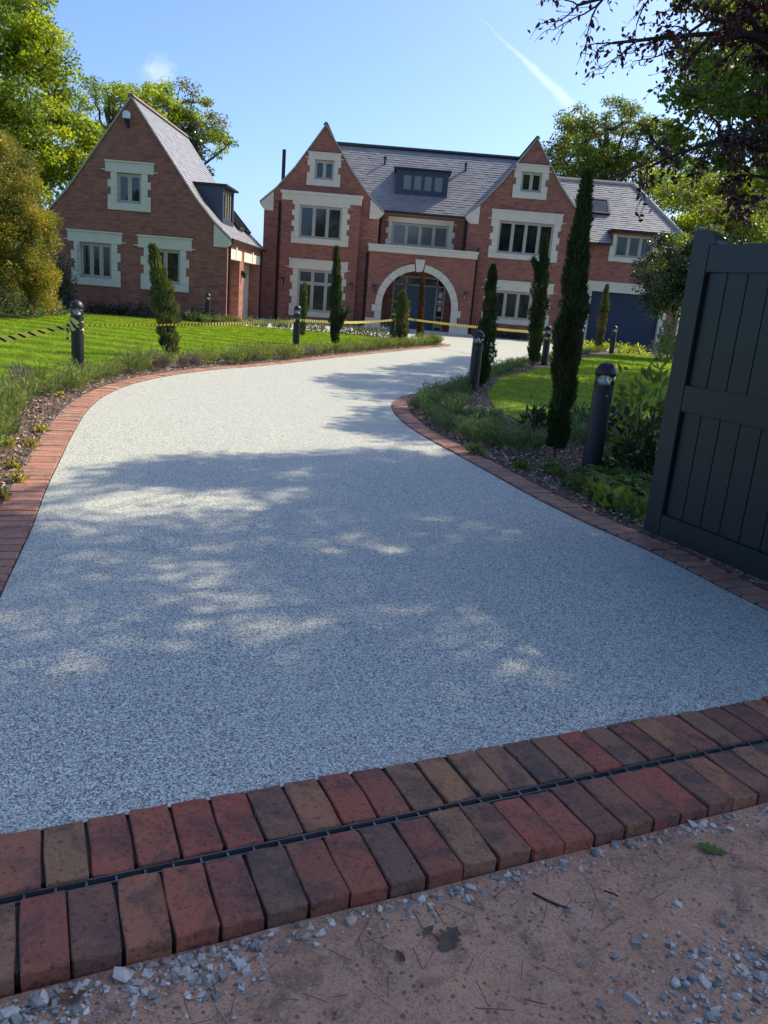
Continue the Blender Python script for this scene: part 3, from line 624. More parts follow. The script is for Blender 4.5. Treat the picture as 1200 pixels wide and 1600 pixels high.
# left gable wing
GX = -3.94; pr = prof(GX, 8.56, SEG); YG = 38.
gable_wall('wall', house, GX, -6.55, -1.33, pr, YG, .35, [rect(-4.35, -3.48, 6.26, 7.06), rect(-4.9, -2.97, 3.72, 5.11), rect(-4.84, -2.86, .49, 2.35)])
gable_roof(house, GX, pr, YG, 46.)
bx('wall', M['brick'], house, -6.551, -6.2, 38.36, 46, 0, 5.15); bx('wall', M['brick'], house, -1.68, -1.332, 38.36, 39.25, 0, 5.1)
# the shallow two storey bay on it
MB().prism(rect(-5.70, -2.16, 0, 5.27), [rect(-4.9, -2.97, 3.72, 5.11), rect(-4.84, -2.86, .49, 2.35)], 'Y', 37.72, 37.998).build('bay_wall', M['brick'], house)
bx('bay_coping', M['stone'], house, -5.78, -2.10, 37.66, 37.99, 5.56, 5.68); bx('bay_coping', M['stone'], house, -5.72, -2.14, 37.69, 37.985, 5.275, 5.557)
window(house, YG, -4.35, -3.48, 6.26, 7.06, 2, (-4.64, -3.2, 7.08, 7.39), (-4.68, -3.18, 5.99), 3)
window(house, 37.72, -4.9, -2.97, 3.72, 5.11, 3, None, (-5.23, -2.62, 3.46), 6)
bx('lintel', M['stone'], house, -5.22, -2.63, 37.685, 37.99, 5.115, 5.273)
window(house, 37.72, -4.84, -2.86, .49, 2.35, 3, (-5.26, -2.57, 2.36, 2.80), (-5.19, -2.60, .26), 6, transom=1.75)
# right gable wing
HX = 5.40; pr2 = prof(HX, 8.70, SEG)
gable_wall('wall', house, HX, 2.78, 8.02, pr2, YG, .35, [rect(4.9, 5.83, 6.45, 7.27), rect(4.14, 6.64, 3.77, 5.16), rect(4.16, 6.65, .87, 2.12)])
gable_roof(house, HX, pr2, YG, 46.)
bx('wall', M['brick'], house, 2.782, 3.1, 38.36, 39.25, 0, 5.2); bx('wall', M['brick'], house, 7.7, 8.018, 38.36, 46, 0, 5.3)
window(house, YG, 4.9, 5.83, 6.45, 7.27, 2, (4.62, 6.09, 7.28, 7.6), (4.57, 6.11, 6.17), 3)
window(house, YG, 4.14, 6.64, 3.77, 5.16, 4, (3.77, 6.97, 5.17, 5.63), (3.78, 6.94, 3.54), 5)
window(house, YG, 4.16, 6.65, .87, 2.12, 4, (3.77, 6.97, 2.13, 2.59), (3.77, 6.93, .64), 4)
# kneeler stones at the feet of the gables
for cx, p_, xw in ((GX, pr, (-6.55, -1.33)), (HX, pr2, (2.78, 8.02))):
    for s_ in (-1, 1):
        xi = xw[0] + .42 if s_ < 0 else xw[1] - .42; xo = cx + s_ * 2.80
        poly = [(xi, pz(p_, abs(xi - cx)) - .11), (xi, 4.78 + (p_[0][1] - 8.56)), (xo - s_ * .22, 4.78 + (p_[0][1] - 8.56)), (xo - s_ * .02, 5.0 + (p_[0][1] - 8.56)), (xo, pz(p_, 2.80) - .10)]
        MB().prism(poly, (), 'Y', YG - .06, YG + .30).build('kneeler', M['stone'], house)
# recessed middle with the entrance
MB().prism(rect(-1.34, 2.79, 0, 5.28), [rect(-.72, 1.96, 3.81, 4.82), rect(-.45, 2.06, .02, 2.47)], 'Y', 39.2, 39.5).build('wall', M['brick'], house)
window(house, 39.2, -.72, 1.96, 3.81, 4.82, 4, (-.92, 2.16, 4.83, 5.06), (-.99, 2.25, 3.67), 4, pane='blind_reflect')
def plane_roof(x0, y0, z0, y1, z1):
    up = np.array([0, y1 - y0, z1 - z0], float); L = np.linalg.norm(up); up /= L; nrm = np.array([0, -up[2], up[1]])
    return (lambda u, v: (np.array([u, y0, z0]) + up * v, nrm)), L
EY, EZ, RY, RZ = 38.98, 5.27, 41.8, 8.40
Pm, Lm = plane_roof(0, EY, EZ, RY, RZ)
MB().quad((-3.9, EY, EZ), (5.4, EY, EZ), (5.4, RY, RZ), (-3.9, RY, RZ)).quad((-3.9, RY, RZ), (5.4, RY, RZ), (5.4, 45.5, 4.4), (-3.9, 45.5, 4.4)).quad((-3.9, EY + .02, EZ - .12), (5.4, EY + .02, EZ - .12), (5.4, EY, EZ), (-3.9, EY, EZ)).build('roof_deck', M['slate'], house)
slates(house, Pm, lambda v: -3.9 + max(0, v - 2.6) * .2, lambda v: 5.4 - max(0, v - 2.6) * .2, Lm, seed=1)
MB().tube([(-3.9, RY, RZ + .02), (5.4, RY, RZ + .02)], .11, 8).build('ridge', M['dark'], house)
MB().tube([(-1.30, EY - .06, EZ - .03), (2.76, EY - .06, EZ - .03)], .065, 8).build('gutter', M['dark'], house)
bx('dentil_course', M['brick'], house, -1.33, 2.78, 39.13, 39.2, 5.06, 5.16)
# dormer on the middle roof
dor = MB().prism(rect(-.72, 1.74, 5.95, 7.22), [rect(-.45, 1.57, 6.26, 7.08)], 'Y', 39.72, 39.80).build('dormer', M['lead'], house)
MB().prism([(39.80, 5.95), (40.85, 7.2), (39.80, 7.22)], (), 'X', -.72, -.64).build('cheek', M['lead'], dor)
MB().prism([(39.80, 5.95), (40.85, 7.2), (39.80, 7.22)], (), 'X', 1.66, 1.74).build('cheek', M['lead'], dor)
bx('flat_roof', M['dark'], dor, -.84, 1.86, 39.58, 40.95, 7.222, 7.30)
window(house, 39.72, -.45, 1.57, 6.26, 7.08, 4, pane='blind_reflect', depth=.02, fm='lead')
for x_, zz in ((-1.33, 7.55), (2.57, 7.55)):
    yy = EY + (zz - EZ) / (RZ - EZ) * (RY - EY); m_ = MB().tube([(x_, yy, zz - .1), (x_, yy, zz + .28)], .05, 8); m_.tube([(x_, yy, zz + .27), (x_, yy, zz + .36)], .075, 8); m_.build('roof_vent', M['dark'], house)
# the porch
AX, AR, AZ = .71, 1.60, 1.06
arch = [(AX + AR * math.cos(t), AZ + AR * math.sin(t)) for t in np.linspace(0, math.pi, 25)]
out = [(-1.60, 0), (AX - AR, 0)] + arch[::-1] + [(AX + AR, 0), (3.20, 0), (3.20, 3.36), (-1.60, 3.36)]
MB().prism(out, (), 'Y', 37.3, 37.6).build('porch_wall', M['brick'], house)
bx('porch_wall', M['brick'], house, -1.599, -1.30, 37.602, 39.198, 0, 3.36); bx('porch_wall', M['brick'], house, 2.90, 3.199, 37.602, 39.198, 0, 3.36)
bx('porch_ceiling', M['render'], house, -1.3, 2.9, 37.602, 39.19, 3.0, 3.3); bx('porch_lining', M['render'], house, -1.298, -1.2, 37.61, 39.19, 0, 3.0); bx('porch_lining', M['render'], house, 2.8, 2.898, 37.61, 39.19, 0, 3.0)
bx('porch_parapet', M['stone'], house, -1.66, 3.26, 37.22, 39.19, 3.362, 3.60); bx('porch_parapet', M['stone'], house, -1.70, 3.30, 37.17, 39.185, 3.602, 3.68)
# arch stones, each voussoir its own
nvs = 13
for k in range(nvs):
    if k == nvs // 2: continue
    t0, t1 = math.pi * k / nvs + .004, math.pi * (k + 1) / nvs - .004; tt = np.linspace(t0, t1, 5)
    poly = [(AX + 1.595 * math.cos(t), AZ + 1.595 * math.sin(t)) for t in tt] + [(AX + 1.90 * math.cos(t), AZ + 1.90 * math.sin(t)) for t in tt[::-1]]
    MB().prism(poly, (), 'Y', 37.24, 37.45).build('voussoir', M['stone'], house)
MB().prism([(AX - .14, AZ + 1.56), (AX + .14, AZ + 1.56), (AX + .22, AZ + 2.10), (AX - .22, AZ + 2.10)], (), 'Y', 37.18, 37.45).build('keystone', M['stone'], house)
for s_ in (-1, 1):
    xs = lambda a, b_: sorted((AX + s_ * a, AX + s_ * b_))
    for (za, zb, w_) in ((.46, .75, 1.90), (.755, 1.055, 2.04)):
        a, b_ = xs(1.597, w_); bx('jamb_stone', M['stone'], house, a, b_, 37.245, 37.45, za, zb)
    a, b_ = xs(1.59, 2.31 if s_ < 0 else 2.44); bx('plinth', M['stone'], house, a, b_, 37.22, 37.46, .05, .455)
bx('step', M['stone'], house, -1.75, 3.35, 36.95, 39.15, .005, .05)
dfr = MB(); 
for a, b_, c_, d_ in ((-.45, -.37, .05, 2.47), (1.98, 2.06, .05, 2.47), (.13, .22, .05, 2.39), (1.62, 1.71, .05, 2.39), (-.37, 1.98, 2.39, 2.47), (-.37, 1.98, 2.03, 2.10), (.88, .95, 2.10, 2.39)): dfr.box(a, b_, 39.24, 39.34, c_, d_)
fd = dfr.build('front_door', M['frame'], house)
for a, b_ in ((.225, .917), (.923, 1.615)):
    lf = bx('door_leaf', M['blue'], fd, a, b_, 39.255, 39.31, .055, 2.025)
    for k in range(5):
        w5 = (b_ - a - .02) / 5; bx('board', M['blue'], fd, a + .01 + k * w5 + .004, a + .01 + (k + 1) * w5 - .004, 39.245, 39.256, .07, 2.01)
for x_ in (.87, .97): MB().tube([(x_, 39.215, .85), (x_, 39.215, 1.35)], .014, 8).build('pull_handle', M['alu'], fd)
for a, b_, c_, d_ in ((-.37, .13, 2.10, 2.39), (.22, .88, 2.10, 2.39), (.95, 1.62, 2.10, 2.39), (1.71, 1.98, 2.10, 2.39)): bx('transom_pane', M['glass'], fd, a, b_, 39.28, 39.29, c_, d_)
for a, b_ in ((-.37, .13), (1.71, 1.98)):
    bx('sidelight', M['glass'], fd, a, b_, 39.28, 39.29, .05, 2.03)
    for zz in (.62, 1.22): bx('glazing_bar', M['frame'], fd, a, b_, 39.25, 39.31, zz, zz + .07)
bx('notice', M['paper'], fd, 1.77, 1.93, 39.272, 39.278, 1.55, 1.82); bx('notice', M['paper'], fd, 1.75, 1.95, 39.272, 39.278, 1.32, 1.45); bx('notice', M['paper'], fd, 1.79, 1.94, 39.272, 39.278, .95, 1.17)
def lantern(x_, Y, z_, par):
    m_ = MB().box(x_ - .05, x_ + .05, Y - .03, Y, z_ - .05, z_ + .16); m_.box(x_ - .012, x_ + .012, Y - .16, Y - .03, z_ + .10, z_ + .125); m_.lathe([(.02, z_ + .17), (.10, z_ + .10), (.10, z_ + .085), (.02, z_ + .085)], 8, x_, Y - .13); m_.lathe([(.07, z_ - .16), (.075, z_ - .14), (.02, z_ - .14)], 8, x_, Y - .13)
    for a, c in ((-.06, -.06), (.06, -.06), (-.06, .06), (.06, .06)): m_.box(x_ + a - .008, x_ + a + .008, Y - .13 + c - .008, Y - .13 + c + .008, z_ - .15, z_ + .09)
    l = m_.build('wall_lantern', M['dark'], par); MB().lathe([(.05, z_ - .139), (.055, z_ + .084)], 8, x_, Y - .13).build('lamp_glass', M['lens'], l)
for x_, Y, z_ in ((-5.52, 37.72, 1.75), (-2.36, 37.72, 1.75), (-1.28, 37.3, 1.75), (2.88, 37.3, 1.75), (7.35, 38., 1.75)): lantern(x_, Y, z_, house)
for x_, Y, zt in ((-5.85, 37.95, 5.2), (-1.26, 39.1, 5.2), (2.70, 39.1, 5.2), (3.32, 37.9, 3.9), (-1.74, 37.9, 3.3), (8.10, 38.7, 4.5)): MB().tube([(x_, Y, 0), (x_, Y, zt)], .045, 8).build('downpipe', M['dark'], house)
MB().tube([(-6.35, 42.0, 5.0), (-6.35, 42.0, 8.0)], .09, 8).build('flue', M['dark'], house)
# garage wing at the right
GYW = 38.8
MB().prism([(8.02, 0), (8.93, 0), (8.93, 2.46), (12.27, 2.46), (12.27, 0), (13.2, 0), (13.2, 4.62), (11.75, 4.62), (11.75, 5.14), (9.5, 5.14), (9.5, 4.62), (8.02, 4.62)], [rect(9.71, 11.48, 4.07, 5.05)], 'Y', GYW, GYW + .3).build('wall', M['brick'], house)
bx('wall', M['brick'], house, 12.9, 13.199, 39.102, 45.5, 0, 4.6)
window(house, GYW, 9.71, 11.48, 4.07, 5.05, 3, None, (9.46, 11.73, 3.85), 2)
gd = bx('garage_door', M['navy'], house, 8.931, 12.269, 38.98, 39.04, 0.01, 2.455)
for k in range(5): bx('door_panel', M['navy'], gd, 8.95, 12.25, 38.965, 38.982, .02 + k * .487, .02 + (k + 1) * .487 - .012)
bx('lintel', M['stone'], house, 8.62, 12.58, GYW - .04, GYW + .2, 2.462, 2.92)
for s_ in (0, 1):
    for k in range(7):
        w_ = .30 if k % 2 == 0 else .2; a, b_ = (8.934 - w_, 8.934) if s_ == 0 else (12.266, 12.266 + w_); bx('jamb_stone', M['stone'], house, a, b_, GYW - .035 - .001 * k, GYW + .17, .003 + k * .351, .003 + (k + 1) * .351 - .006)
Pg, Lg = plane_roof(0, 38.55, 4.60, 42.0, 7.68); hipx = lambda v: 13.45 - 2.5 * v / Lg
YD = 38.55 + (5.2 - 4.6) / (7.68 - 4.6) * (42 - 38.55); VD = .6 / (7.68 - 4.6) * Lg; HD = 13.45 - 2.5 * VD / Lg
MB().quad((5.4, YD, 5.2), (HD, YD, 5.2), (10.95, 42, 7.68), (5.4, 42, 7.68)).quad((5.4, 38.55, 4.6), (9.47, 38.55, 4.6), (9.47, YD, 5.2), (5.4, YD, 5.2)).quad((11.79, 38.55, 4.6), (13.45, 38.55, 4.6), (HD, YD, 5.2), (11.79, YD, 5.2)).quad((13.45, 38.55, 4.6), (13.45, 45.6, 4.6), (10.95, 42, 7.68)).quad((5.4, 42, 7.68), (10.95, 42, 7.68), (13.45, 45.6, 4.6), (5.4, 45.6, 4.6)).quad((5.4, 38.57, 4.48), (9.47, 38.57, 4.48), (9.47, 38.55, 4.6), (5.4, 38.55, 4.6)).quad((11.79, 38.57, 4.48), (13.45, 38.57, 4.48), (13.45, 38.55, 4.6), (11.79, 38.55, 4.6)).build('roof_deck', M['slate'], house)
slates(house, Pg, lambda v: 6.4, hipx, Lg, seed=2, cut=(9.47, 11.79, VD))
MB().tube([(5.4, 42, 7.70), (10.95, 42, 7.70)], .10, 8).build('ridge', M['oak'], house); MB().tube([(10.95, 42, 7.70), (13.45, 38.55, 4.63)], .10, 8).build('hip', M['oak'], house)
MB().tube([(8.05, 38.5, 4.56), (9.42, 38.5, 4.56)], .065, 8).build('gutter', M['dark'], house); MB().tube([(11.8, 38.5, 4.56), (13.4, 38.5, 4.56)], .065, 8).build('gutter', M['dark'], house)
gdo = bx('dormer', M['lead'], house, 9.5, 11.75, 39.102, 39.3, 4.6, 5.135)
bx('flat_roof', M['dark'], gdo, 9.35, 11.95, 38.52, 39.45, 5.142, 5.25)
for x_ in (9.43, 11.75): MB().prism([(38.81, 4.6), (39.35, 5.14), (38.81, 5.14)], (), 'X', x_, x_ + .07).build('cheek', M['lead'], gdo)
def on_g(u, v, h): p, n_ = Pg(u, v); return tuple(p + n_ * h)
sk = MB(); va, vb = 2.05, 3.15; ua, ub = 8.45, 9.55
for a, b_, c_, d_ in ((ua, ub, va, va + .09), (ua, ub, vb - .09, vb), (ua, ua + .09, va + .09, vb - .09), (ub - .09, ub, va + .09, vb - .09)):
    k = len(sk.v); sk.v += [on_g(x, y, h) for h in (.0, .13) for y in (c_, d_) for x in (a, b_)]; sk.f += [tuple(k + i for i in q) for q in BOXF]
so_ = sk.build('skylight', M['dark'], house); gl = MB(); gl.quad(on_g(ua + .09, va + .09, .10), on_g(ub - .09, va + .09, .10), on_g(ub - .09, vb - .09, .10), on_g(ua + .09, vb - .09, .10)); gl.build('pane', M['glass'], so_)
bx('wall', M['brick'], house, -6.2, 12.9, 45.2, 45.5, 0, 4.5)
# ------------------------------------------------------------------ the outbuilding
OX = -9.93; OY = 30.; pr3 = prof(OX, 7.46, [(2.3, 1.36), (3.0, 1.1), (3.62, .86)])
gable_wall('wall', outb, OX, -13.3, -6.45, pr3, OY, .35, [rect(-10.46, -9.58, 3.94, 4.93), rect(-11.85, -10.68, 1.27, 2.48), rect(-9.29, -8.16, 1.27, 2.46)])
gable_roof(outb, OX, pr3, OY, 37.3)
arc = [0]; 
for (a, za), (b_, zb) in zip(pr3[:-1], pr3[1:]): arc.append(arc[-1] + math.hypot(b_ - a, zb - za))
Lo = arc[-1]
def Po(u, v):
    s_ = Lo - v; k = 0
    while k < len(arc) - 2 and s_ > arc[k + 1]: k += 1
    f = (s_ - arc[k]) / (arc[k + 1] - arc[k]); (a, za), (b_, zb) = pr3[k], pr3[k + 1]; n_ = unit((za - zb, 0, b_ - a)); return np.array([OX + a + (b_ - a) * f, u, za + (zb - za) * f]), n_
slates(outb, Po, lambda v: OY - .03, lambda v: 37.3, Lo, seed=3)
window(outb, OY, -10.46, -9.58, 3.94, 4.93, 2, (-10.87, -9.14, 4.95, 5.34), (-10.79, -9.25, 3.69), 4)
window(outb, OY, -11.85, -10.68, 1.27, 2.48, 3, (-12.28, -10.30, 2.5, 2.91), (-12.17, -10.36, 1.0), 4, open_first=True)
window(outb, OY, -9.29, -8.16, 1.27, 2.46, 2, (-9.71, -7.75, 2.47, 2.91), (-9.61, -7.84, 1.01), 4)
for s_ in (-1, 1):
    xi = OX + s_ * 2.98; xo = OX + s_ * 3.58; MB().prism([(xi, pz(pr3, 2.98) - .11), (xi, 2.70), (xo - s_ * .15, 2.70), (xo, 2.82), (xo, pz(pr3, 3.58) - .1)], (), 'Y', OY - .06, OY + .3).build('kneeler', M['stone'], outb)
MB().prism([(30.352, 0), (30.45, 0), (30.45, 2.33), (32.3, 2.33), (32.3, 0), (33.1, 0), (33.1, 2.33), (36.5, 2.33), (36.5, 0), (37.2, 0), (37.2, 3.0), (30.352, 3.0)], (), 'X', -6.85, -6.452).build('side_wall', M['brick'], outb)
bx('wall', M['brick'], outb, -13.3, -13.0, 30.352, 37.2, 0, 3.0); bx('wall', M['brick'], outb, -13.0, -6.86, 36.9, 37.2, 0, 3.0)
for a, b_ in ((30.36, 32.42), (32.98, 36.62)):
    bx('lintel', M['stone'], outb, -6.6, -6.41, a, b_, 2.334, 2.70); c_ = (a + b_) / 2; bx('keystone', M['stone'], outb, -6.6, -6.385, c_ - .09, c_ + .09, 2.32, 2.80)
g1 = bx('door', M['frame'], outb, -6.95, -6.87, 30.46, 32.29, .01, 2.33); g2 = bx('garage_door', M['frame'], outb, -6.97, -6.87, 33.11, 36.49, .01, 2.33)
for g_, a, b_, k in ((g1, 30.5, 32.25, 3), (g2, 33.15, 36.45, 6)):
    for i in range(k): w_ = (b_ - a) / k; bx('board', M['frame'], g_, -6.868, -6.85, a + i * w_ + .01, a + (i + 1) * w_ - .01, .04, 2.28)
MB().tube([(-6.28, 29.98, 2.99), (-6.28, 37.25, 2.99)], .06, 8).build('gutter', M['dark'], outb); MB().tube([(-6.40, 30.2, 0), (-6.40, 30.2, 2.75), (-6.30, 30.2, 2.95)], .045, 8).build('downpipe', M['dark'], outb)
MB().tube([(-6.40, 36.9, 0), (-6.40, 36.9, 2.95)], .045, 8).build('downpipe', M['dark'], outb)
m_ = MB(); m_.box(-6.45, -6.36, 32.62, 32.78, 1.78, 1.98).box(-6.40, -6.28, 32.64, 32.76, 1.7, 1.92); m_.build('wall_lantern', M['dark'], outb)
# dormer on its right hand slope
ZD = 4.92; XF = -6.95
dd = MB(); 
def zr(x): return pz(pr3, x - OX)
xb_ = OX + next(d for d in np.arange(0, 3.6, .01) if pz(pr3, d) < ZD)
dd.prism([(XF, zr(XF) - .05), (XF, ZD), (xb_, ZD)], (), 'Y', 31.3, 31.38)
od = dd.build('dormer', M['lead'], outb); MB().prism([(XF, zr(XF) - .05), (XF, ZD), (xb_, ZD)], (), 'Y', 33.22, 33.3).build('cheek', M['lead'], od); bx('flat_roof', M['dark'], od, xb_ - .1, XF + .16, 31.18, 33.42, ZD + .002, ZD + .07)
MB().prism(rect(31.38, 33.22, zr(XF) - .05, ZD), [rect(31.5, 33.1, zr(XF) + .22, ZD - .08)], 'X', XF - .06, XF).build('dormer_face', M['lead'], od)
for k in range(4): a = 31.5 + k * .4; bx('pane', M['glass'], od, XF - .04, XF - .03, a + .03, a + .37, zr(XF) + .22, ZD - .08); bx('mullion', M['frame'], od, XF - .055, XF - .008, a - .03, a + .03, zr(XF) + .22, ZD - .08)
def on_o(u, v, h): p, n_ = Po(u, v); return tuple(p + n_ * h)
for ua, ub in ((34.1, 35.0), (35.6, 36.5)):
    sk = MB(); va, vb = .8, 2.0
    for a, b_, c_, d_ in ((ua, ub, va, va + .09), (ua, ub, vb - .09, vb), (ua, ua + .09, va + .09, vb - .09), (ub - .09, ub, va + .09, vb - .09)):
        k = len(sk.v); sk.v += [on_o(x, y, h) for h in (0., .16) for y in (c_, d_) for x in (a, b_)]; sk.f += [tuple(k + i for i in q) for q in BOXF]
    s1 = sk.build('skylight', M['dark'], outb); MB().quad(on_o(ua + .09, va + .09, .1), on_o(ub - .09, va + .09, .1), on_o(ub - .09, vb - .09, .1), on_o(ua + .09, vb - .09, .1)).build('pane', M['glass'], s1)
fl = MB(); fl.box(-10.1, -10.0, 29.9, 30, 6.42, 6.62).lathe([(.05, 6.58), (.09, 6.62), (.09, 6.70)], 10, -10.05, 29.85); fo = fl.build('floodlight', M['dark'], outb)
MB().prism([(-10.17, 6.72), (-10.05, 6.66), (-9.93, 6.72), (-9.93, 6.88), (-10.0, 6.94), (-10.1, 6.94), (-10.17, 6.88)], (), 'Y', 29.78, 29.9).build('lamp_head', M['white'], fo)

# ------------------------------------------------------------------ gate
GP0 = np.array([1.847, 5.384]); GD = np.array([.421, -.907]); GN = np.array([-.907, -.421])     # GN faces the drive
gate = root('timber_gate', (GP0[0] + GD[0], GP0[1] + GD[1], .04)); tag(gate, 'dark grey panelled timber gate standing open at the right edge', 'gate')
def gbox(name, s0, s1, d0, d1, z0, z1, parent, pts=None):
    """s along the leaf from its free end, d outward from the face"""
    f = lambda s_, d_, z_: (*(GP0 + GD * s_ + GN * d_), z_)
    m_ = MB()
    if pts is None: m_.v = [f(s_, d_, z_) for z_ in (z0, z1) for d_ in (d0, d1) for s_ in (s0, s1)]; m_.f = [tuple(q) for q in BOXF]
    else:
        n = len(pts); m_.v = [f(s_, d0, z_) for s_, z_ in pts] + [f(s_, d1, z_) for s_, z_ in pts]; m_.f = [tuple(range(n)), tuple(range(2 * n - 1, n - 1, -1))] + [(i, (i + 1) % n, n + (i + 1) % n, n + i) for i in range(n)]
    me = m_.mesh(name); bm = bmesh.new(); bm.from_mesh(me); bmesh.ops.bevel(bm, geom=bm.edges[:], offset=.0035, segments=2, affect='EDGES', clamp_overlap=True); bm.to_mesh(me); bm.free()
    return new_obj(name, me, M['gate'], parent)
GL = 2.35; TK = -.075
gbox('stile', 0, .137, TK, 0, .045, 0, gate, [(0, .045), (.137, .045), (.137, 1.965), (.19, 1.968), (.186, 1.99), (.165, 2.02), (.13, 2.045), (.08, 2.056), (0, 2.058)])
gbox('stile', GL - .137, GL, TK, 0, .045, 0, gate, [(GL, .045), (GL - .137, .045), (GL - .137, 1.965), (GL - .19, 1.968), (GL - .165, 2.02), (GL - .13, 2.045), (GL - .08, 2.056), (GL, 2.058)])
gbox('top_rail', .138, GL - .138, TK + .002, -.001, 1.80, 1.966, gate); gbox('middle_rail', .138, GL - .138, TK + .002, -.001, .915, 1.083, gate); gbox('bottom_rail', .138, GL - .138, TK + .002, -.001, .046, .20, gate)
gbox('edge_strip', -.0225, -.0015, TK + .008, -.008, .05, 2.05, gate)
nbd = 13; bw = (GL - .276) / nbd
for za, zb in ((.202, .913), (1.085, 1.798)):
    for k in range(nbd): gbox('board', .139 + k * bw + .0015, .139 + (k + 1) * bw - .0015, TK + .015, -.028, za, zb, gate)
for zz in (.35, 1.7): gbox('hinge', GL - .02, GL + .06, -.05, -.03, zz, zz + .12, gate)
gpost = root('gate_post', (*(GP0 + GD * (GL + .18)), -.1)); tag(gpost, 'dark square gate post behind the open gate, outside the frame', 'post')
def gp(name, s0, s1, d0, d1, z0, z1): f = lambda s_, d_, z_: (*(GP0 + GD * s_ + GN * d_), z_); m_ = MB(); m_.v = [f(s_, d_, z_) for z_ in (z0, z1) for d_ in (d0, d1) for s_ in (s0, s1)]; m_.f = [tuple(q) for q in BOXF]; m_.build(name, M['gate'], gpost)
gp('shaft', GL + .07, GL + .29, -.22, .0, -.1, 2.15); gp('cap', GL + .05, GL + .31, -.24, .02, 2.151, 2.2)

# ------------------------------------------------------------------ bollard lights and hazard tape
def bollard0():
    o = root('bollard_light', (0, 0, 0), world=False)
    m_ = MB().lathe([(.092, -.05), (.092, .80), (.094, .805), (.094, .825), (.085, .83)], 28); m_.build('post', M['dark'], o, smooth=False)
    MB().lathe([(.088, .8305), (.088, .838), (.06, .848), (.036, .875), (.022, .90), (.014, .925), (.013, .935)], 24).build('reflector', M['alu'], o, smooth=True)
    MB().lathe([(.091, .8302), (.091, .936)], 28).build('lens', M['lens'], o, smooth=True)
    MB().lathe([(.094, .936), (.100, .937), (.1005, .95), (.097, .975), (.086, 1.0), (.068, 1.024), (.045, 1.042), (.02, 1.052), (.004, 1.054)], 28).build('dome_cap', M['dark'], o, smooth=True)
    m_ = MB().tube([(0, -.0915, .745), (0, -.0965, .745)], .006, 8); m_.build('screw', M['alu'], o)
    return o
BL = [('black dome topped bollard light wrapped in hazard tape, leftmost on the lawn edge', gnd(122, 580)), ('black bollard light at the lawn edge beside the small slim cypress, left of the drive', gnd(462, 541)),
      ('large black bollard light nearest the camera, beside the open gate', gnd(922, 738)), ('black bollard light in the lavender at the bend of the right bed', gnd(738, 614)),
      ('black bollard light just left of the large dark cypress', gnd(850, 571)), ('black bollard light just right of the large dark cypress', gnd(904, 557)),
      ('rightmost small black bollard light in front of the garage door', gnd(955, 553)), ('small black bollard light against the gable wall of the outbuilding', np.array([-6.95, 29.2, 0])),
      ('small bollard light left of the pale bushy cypress in front of the porch', gnd(612, 531)), ('small bollard light right of the pale bushy cypress in front of the porch', gnd(633, 529))]
b0 = bollard0(); bol = []
for i, (lb, p) in enumerate(BL):
    o = b0 if i == 0 else copy_tree(b0); o.location = (p[0], p[1], .01); o.rotation_euler = (R.uniform(-.012, .012), R.uniform(-.012, .012), R.uniform(-.3, .3)); tag(o, lb, 'bollard light', 'bollard lights along the drive'); bol.append(np.array(o.location))
def ribbon(name, pts, wd, tw, label, parent=None):
    """tape: a thin ribbon with its length in the UV map; tw gives the twist at each point"""
    pts = np.array(pts); n = len(pts); d = np.r_[0, np.cumsum(np.linalg.norm(np.diff(pts, axis=0), axis=1))]; t = np.gradient(pts, axis=0); t /= np.linalg.norm(t, axis=1)[:, None]
    up = np.array([0, 0, 1.]) - t * t[:, 2:3]; up /= np.linalg.norm(up, axis=1)[:, None]; sd = np.cross(t, up)
    w = up * np.cos(tw)[:, None] + sd * np.sin(tw)[:, None]; nn = np.cross(t, w) * .0006
    v = np.concatenate([pts - w * wd / 2 + nn, pts + w * wd / 2 + nn, pts - w * wd / 2 - nn, pts + w * wd / 2 - nn]); fs = []; uvs = []
    for i in range(n - 1):
        fs += [(i, i + 1, n + i + 1, n + i), (2 * n + i, 3 * n + i, 3 * n + i + 1, 2 * n + i + 1)]; uvs += [(d[i], 0), (d[i + 1], 0), (d[i + 1], 1), (d[i], 1), (d[i], 0), (d[i], 1), (d[i + 1], 1), (d[i + 1], 0)]
    me = bpy.data.meshes.new(name); me.from_pydata(v.tolist(), [], fs); u_ = me.uv_layers.new(name='UVMap'); u_.data.foreach_set('uv', np.array(uvs).ravel()); me.materials.append(M['tape'])
    o = bpy.data.objects.new(name, me); C.objects.link(o)
    if label: tag(o, label, 'hazard tape', 'yellow and black hazard tape round the drive')
    return o
def span(a, za, b_, zb, sag, label, tw0=0., tw1=0., n=60, inset=(.1, .1)):
    a, b_ = np.array([*a[:2], za]), np.array([*b_[:2], zb]); d = (b_ - a); L = np.linalg.norm(d); d /= L; a = a + d * inset[0]; b_ = b_ - d * inset[1]
    t = np.linspace(0, 1, n); P = a + (b_ - a) * t[:, None]; P[:, 2] -= sag * 4 * t * (1 - t); return ribbon('hazard_tape', P, .075, tw0 + (tw1 - tw0) * t + .25 * np.sin(t * 9), label)
peg = MB().prism([(-7.13, 11.37), (-7.07, 11.37), (-7.07, 11.43), (-7.13, 11.43)], axis='Z', a=-.1, b=.14).tube([(-7.1, 11.4, .14), (-7.1, 11.4, .17)], [.03, .01], 6).build('timber_peg', simple('raw_timber', (.35, .24, .14), .8)); tag(peg, 'short timber peg on the left lawn holding the end of the tape', 'peg')
span((-7.1, 11.4), .08, bol[0], .70, .01, 'hazard tape from the left edge of the picture to the leftmost bollard', 0, .3, inset=(.03, .1))
span(bol[0], .69, bol[1], .66, .03, 'long hazard tape across the left lawn behind the ragged cypress', 1.1, .2)
span(bol[1], .68, bol[8], .68, .07, 'hazard tape in front of the left gable windows')
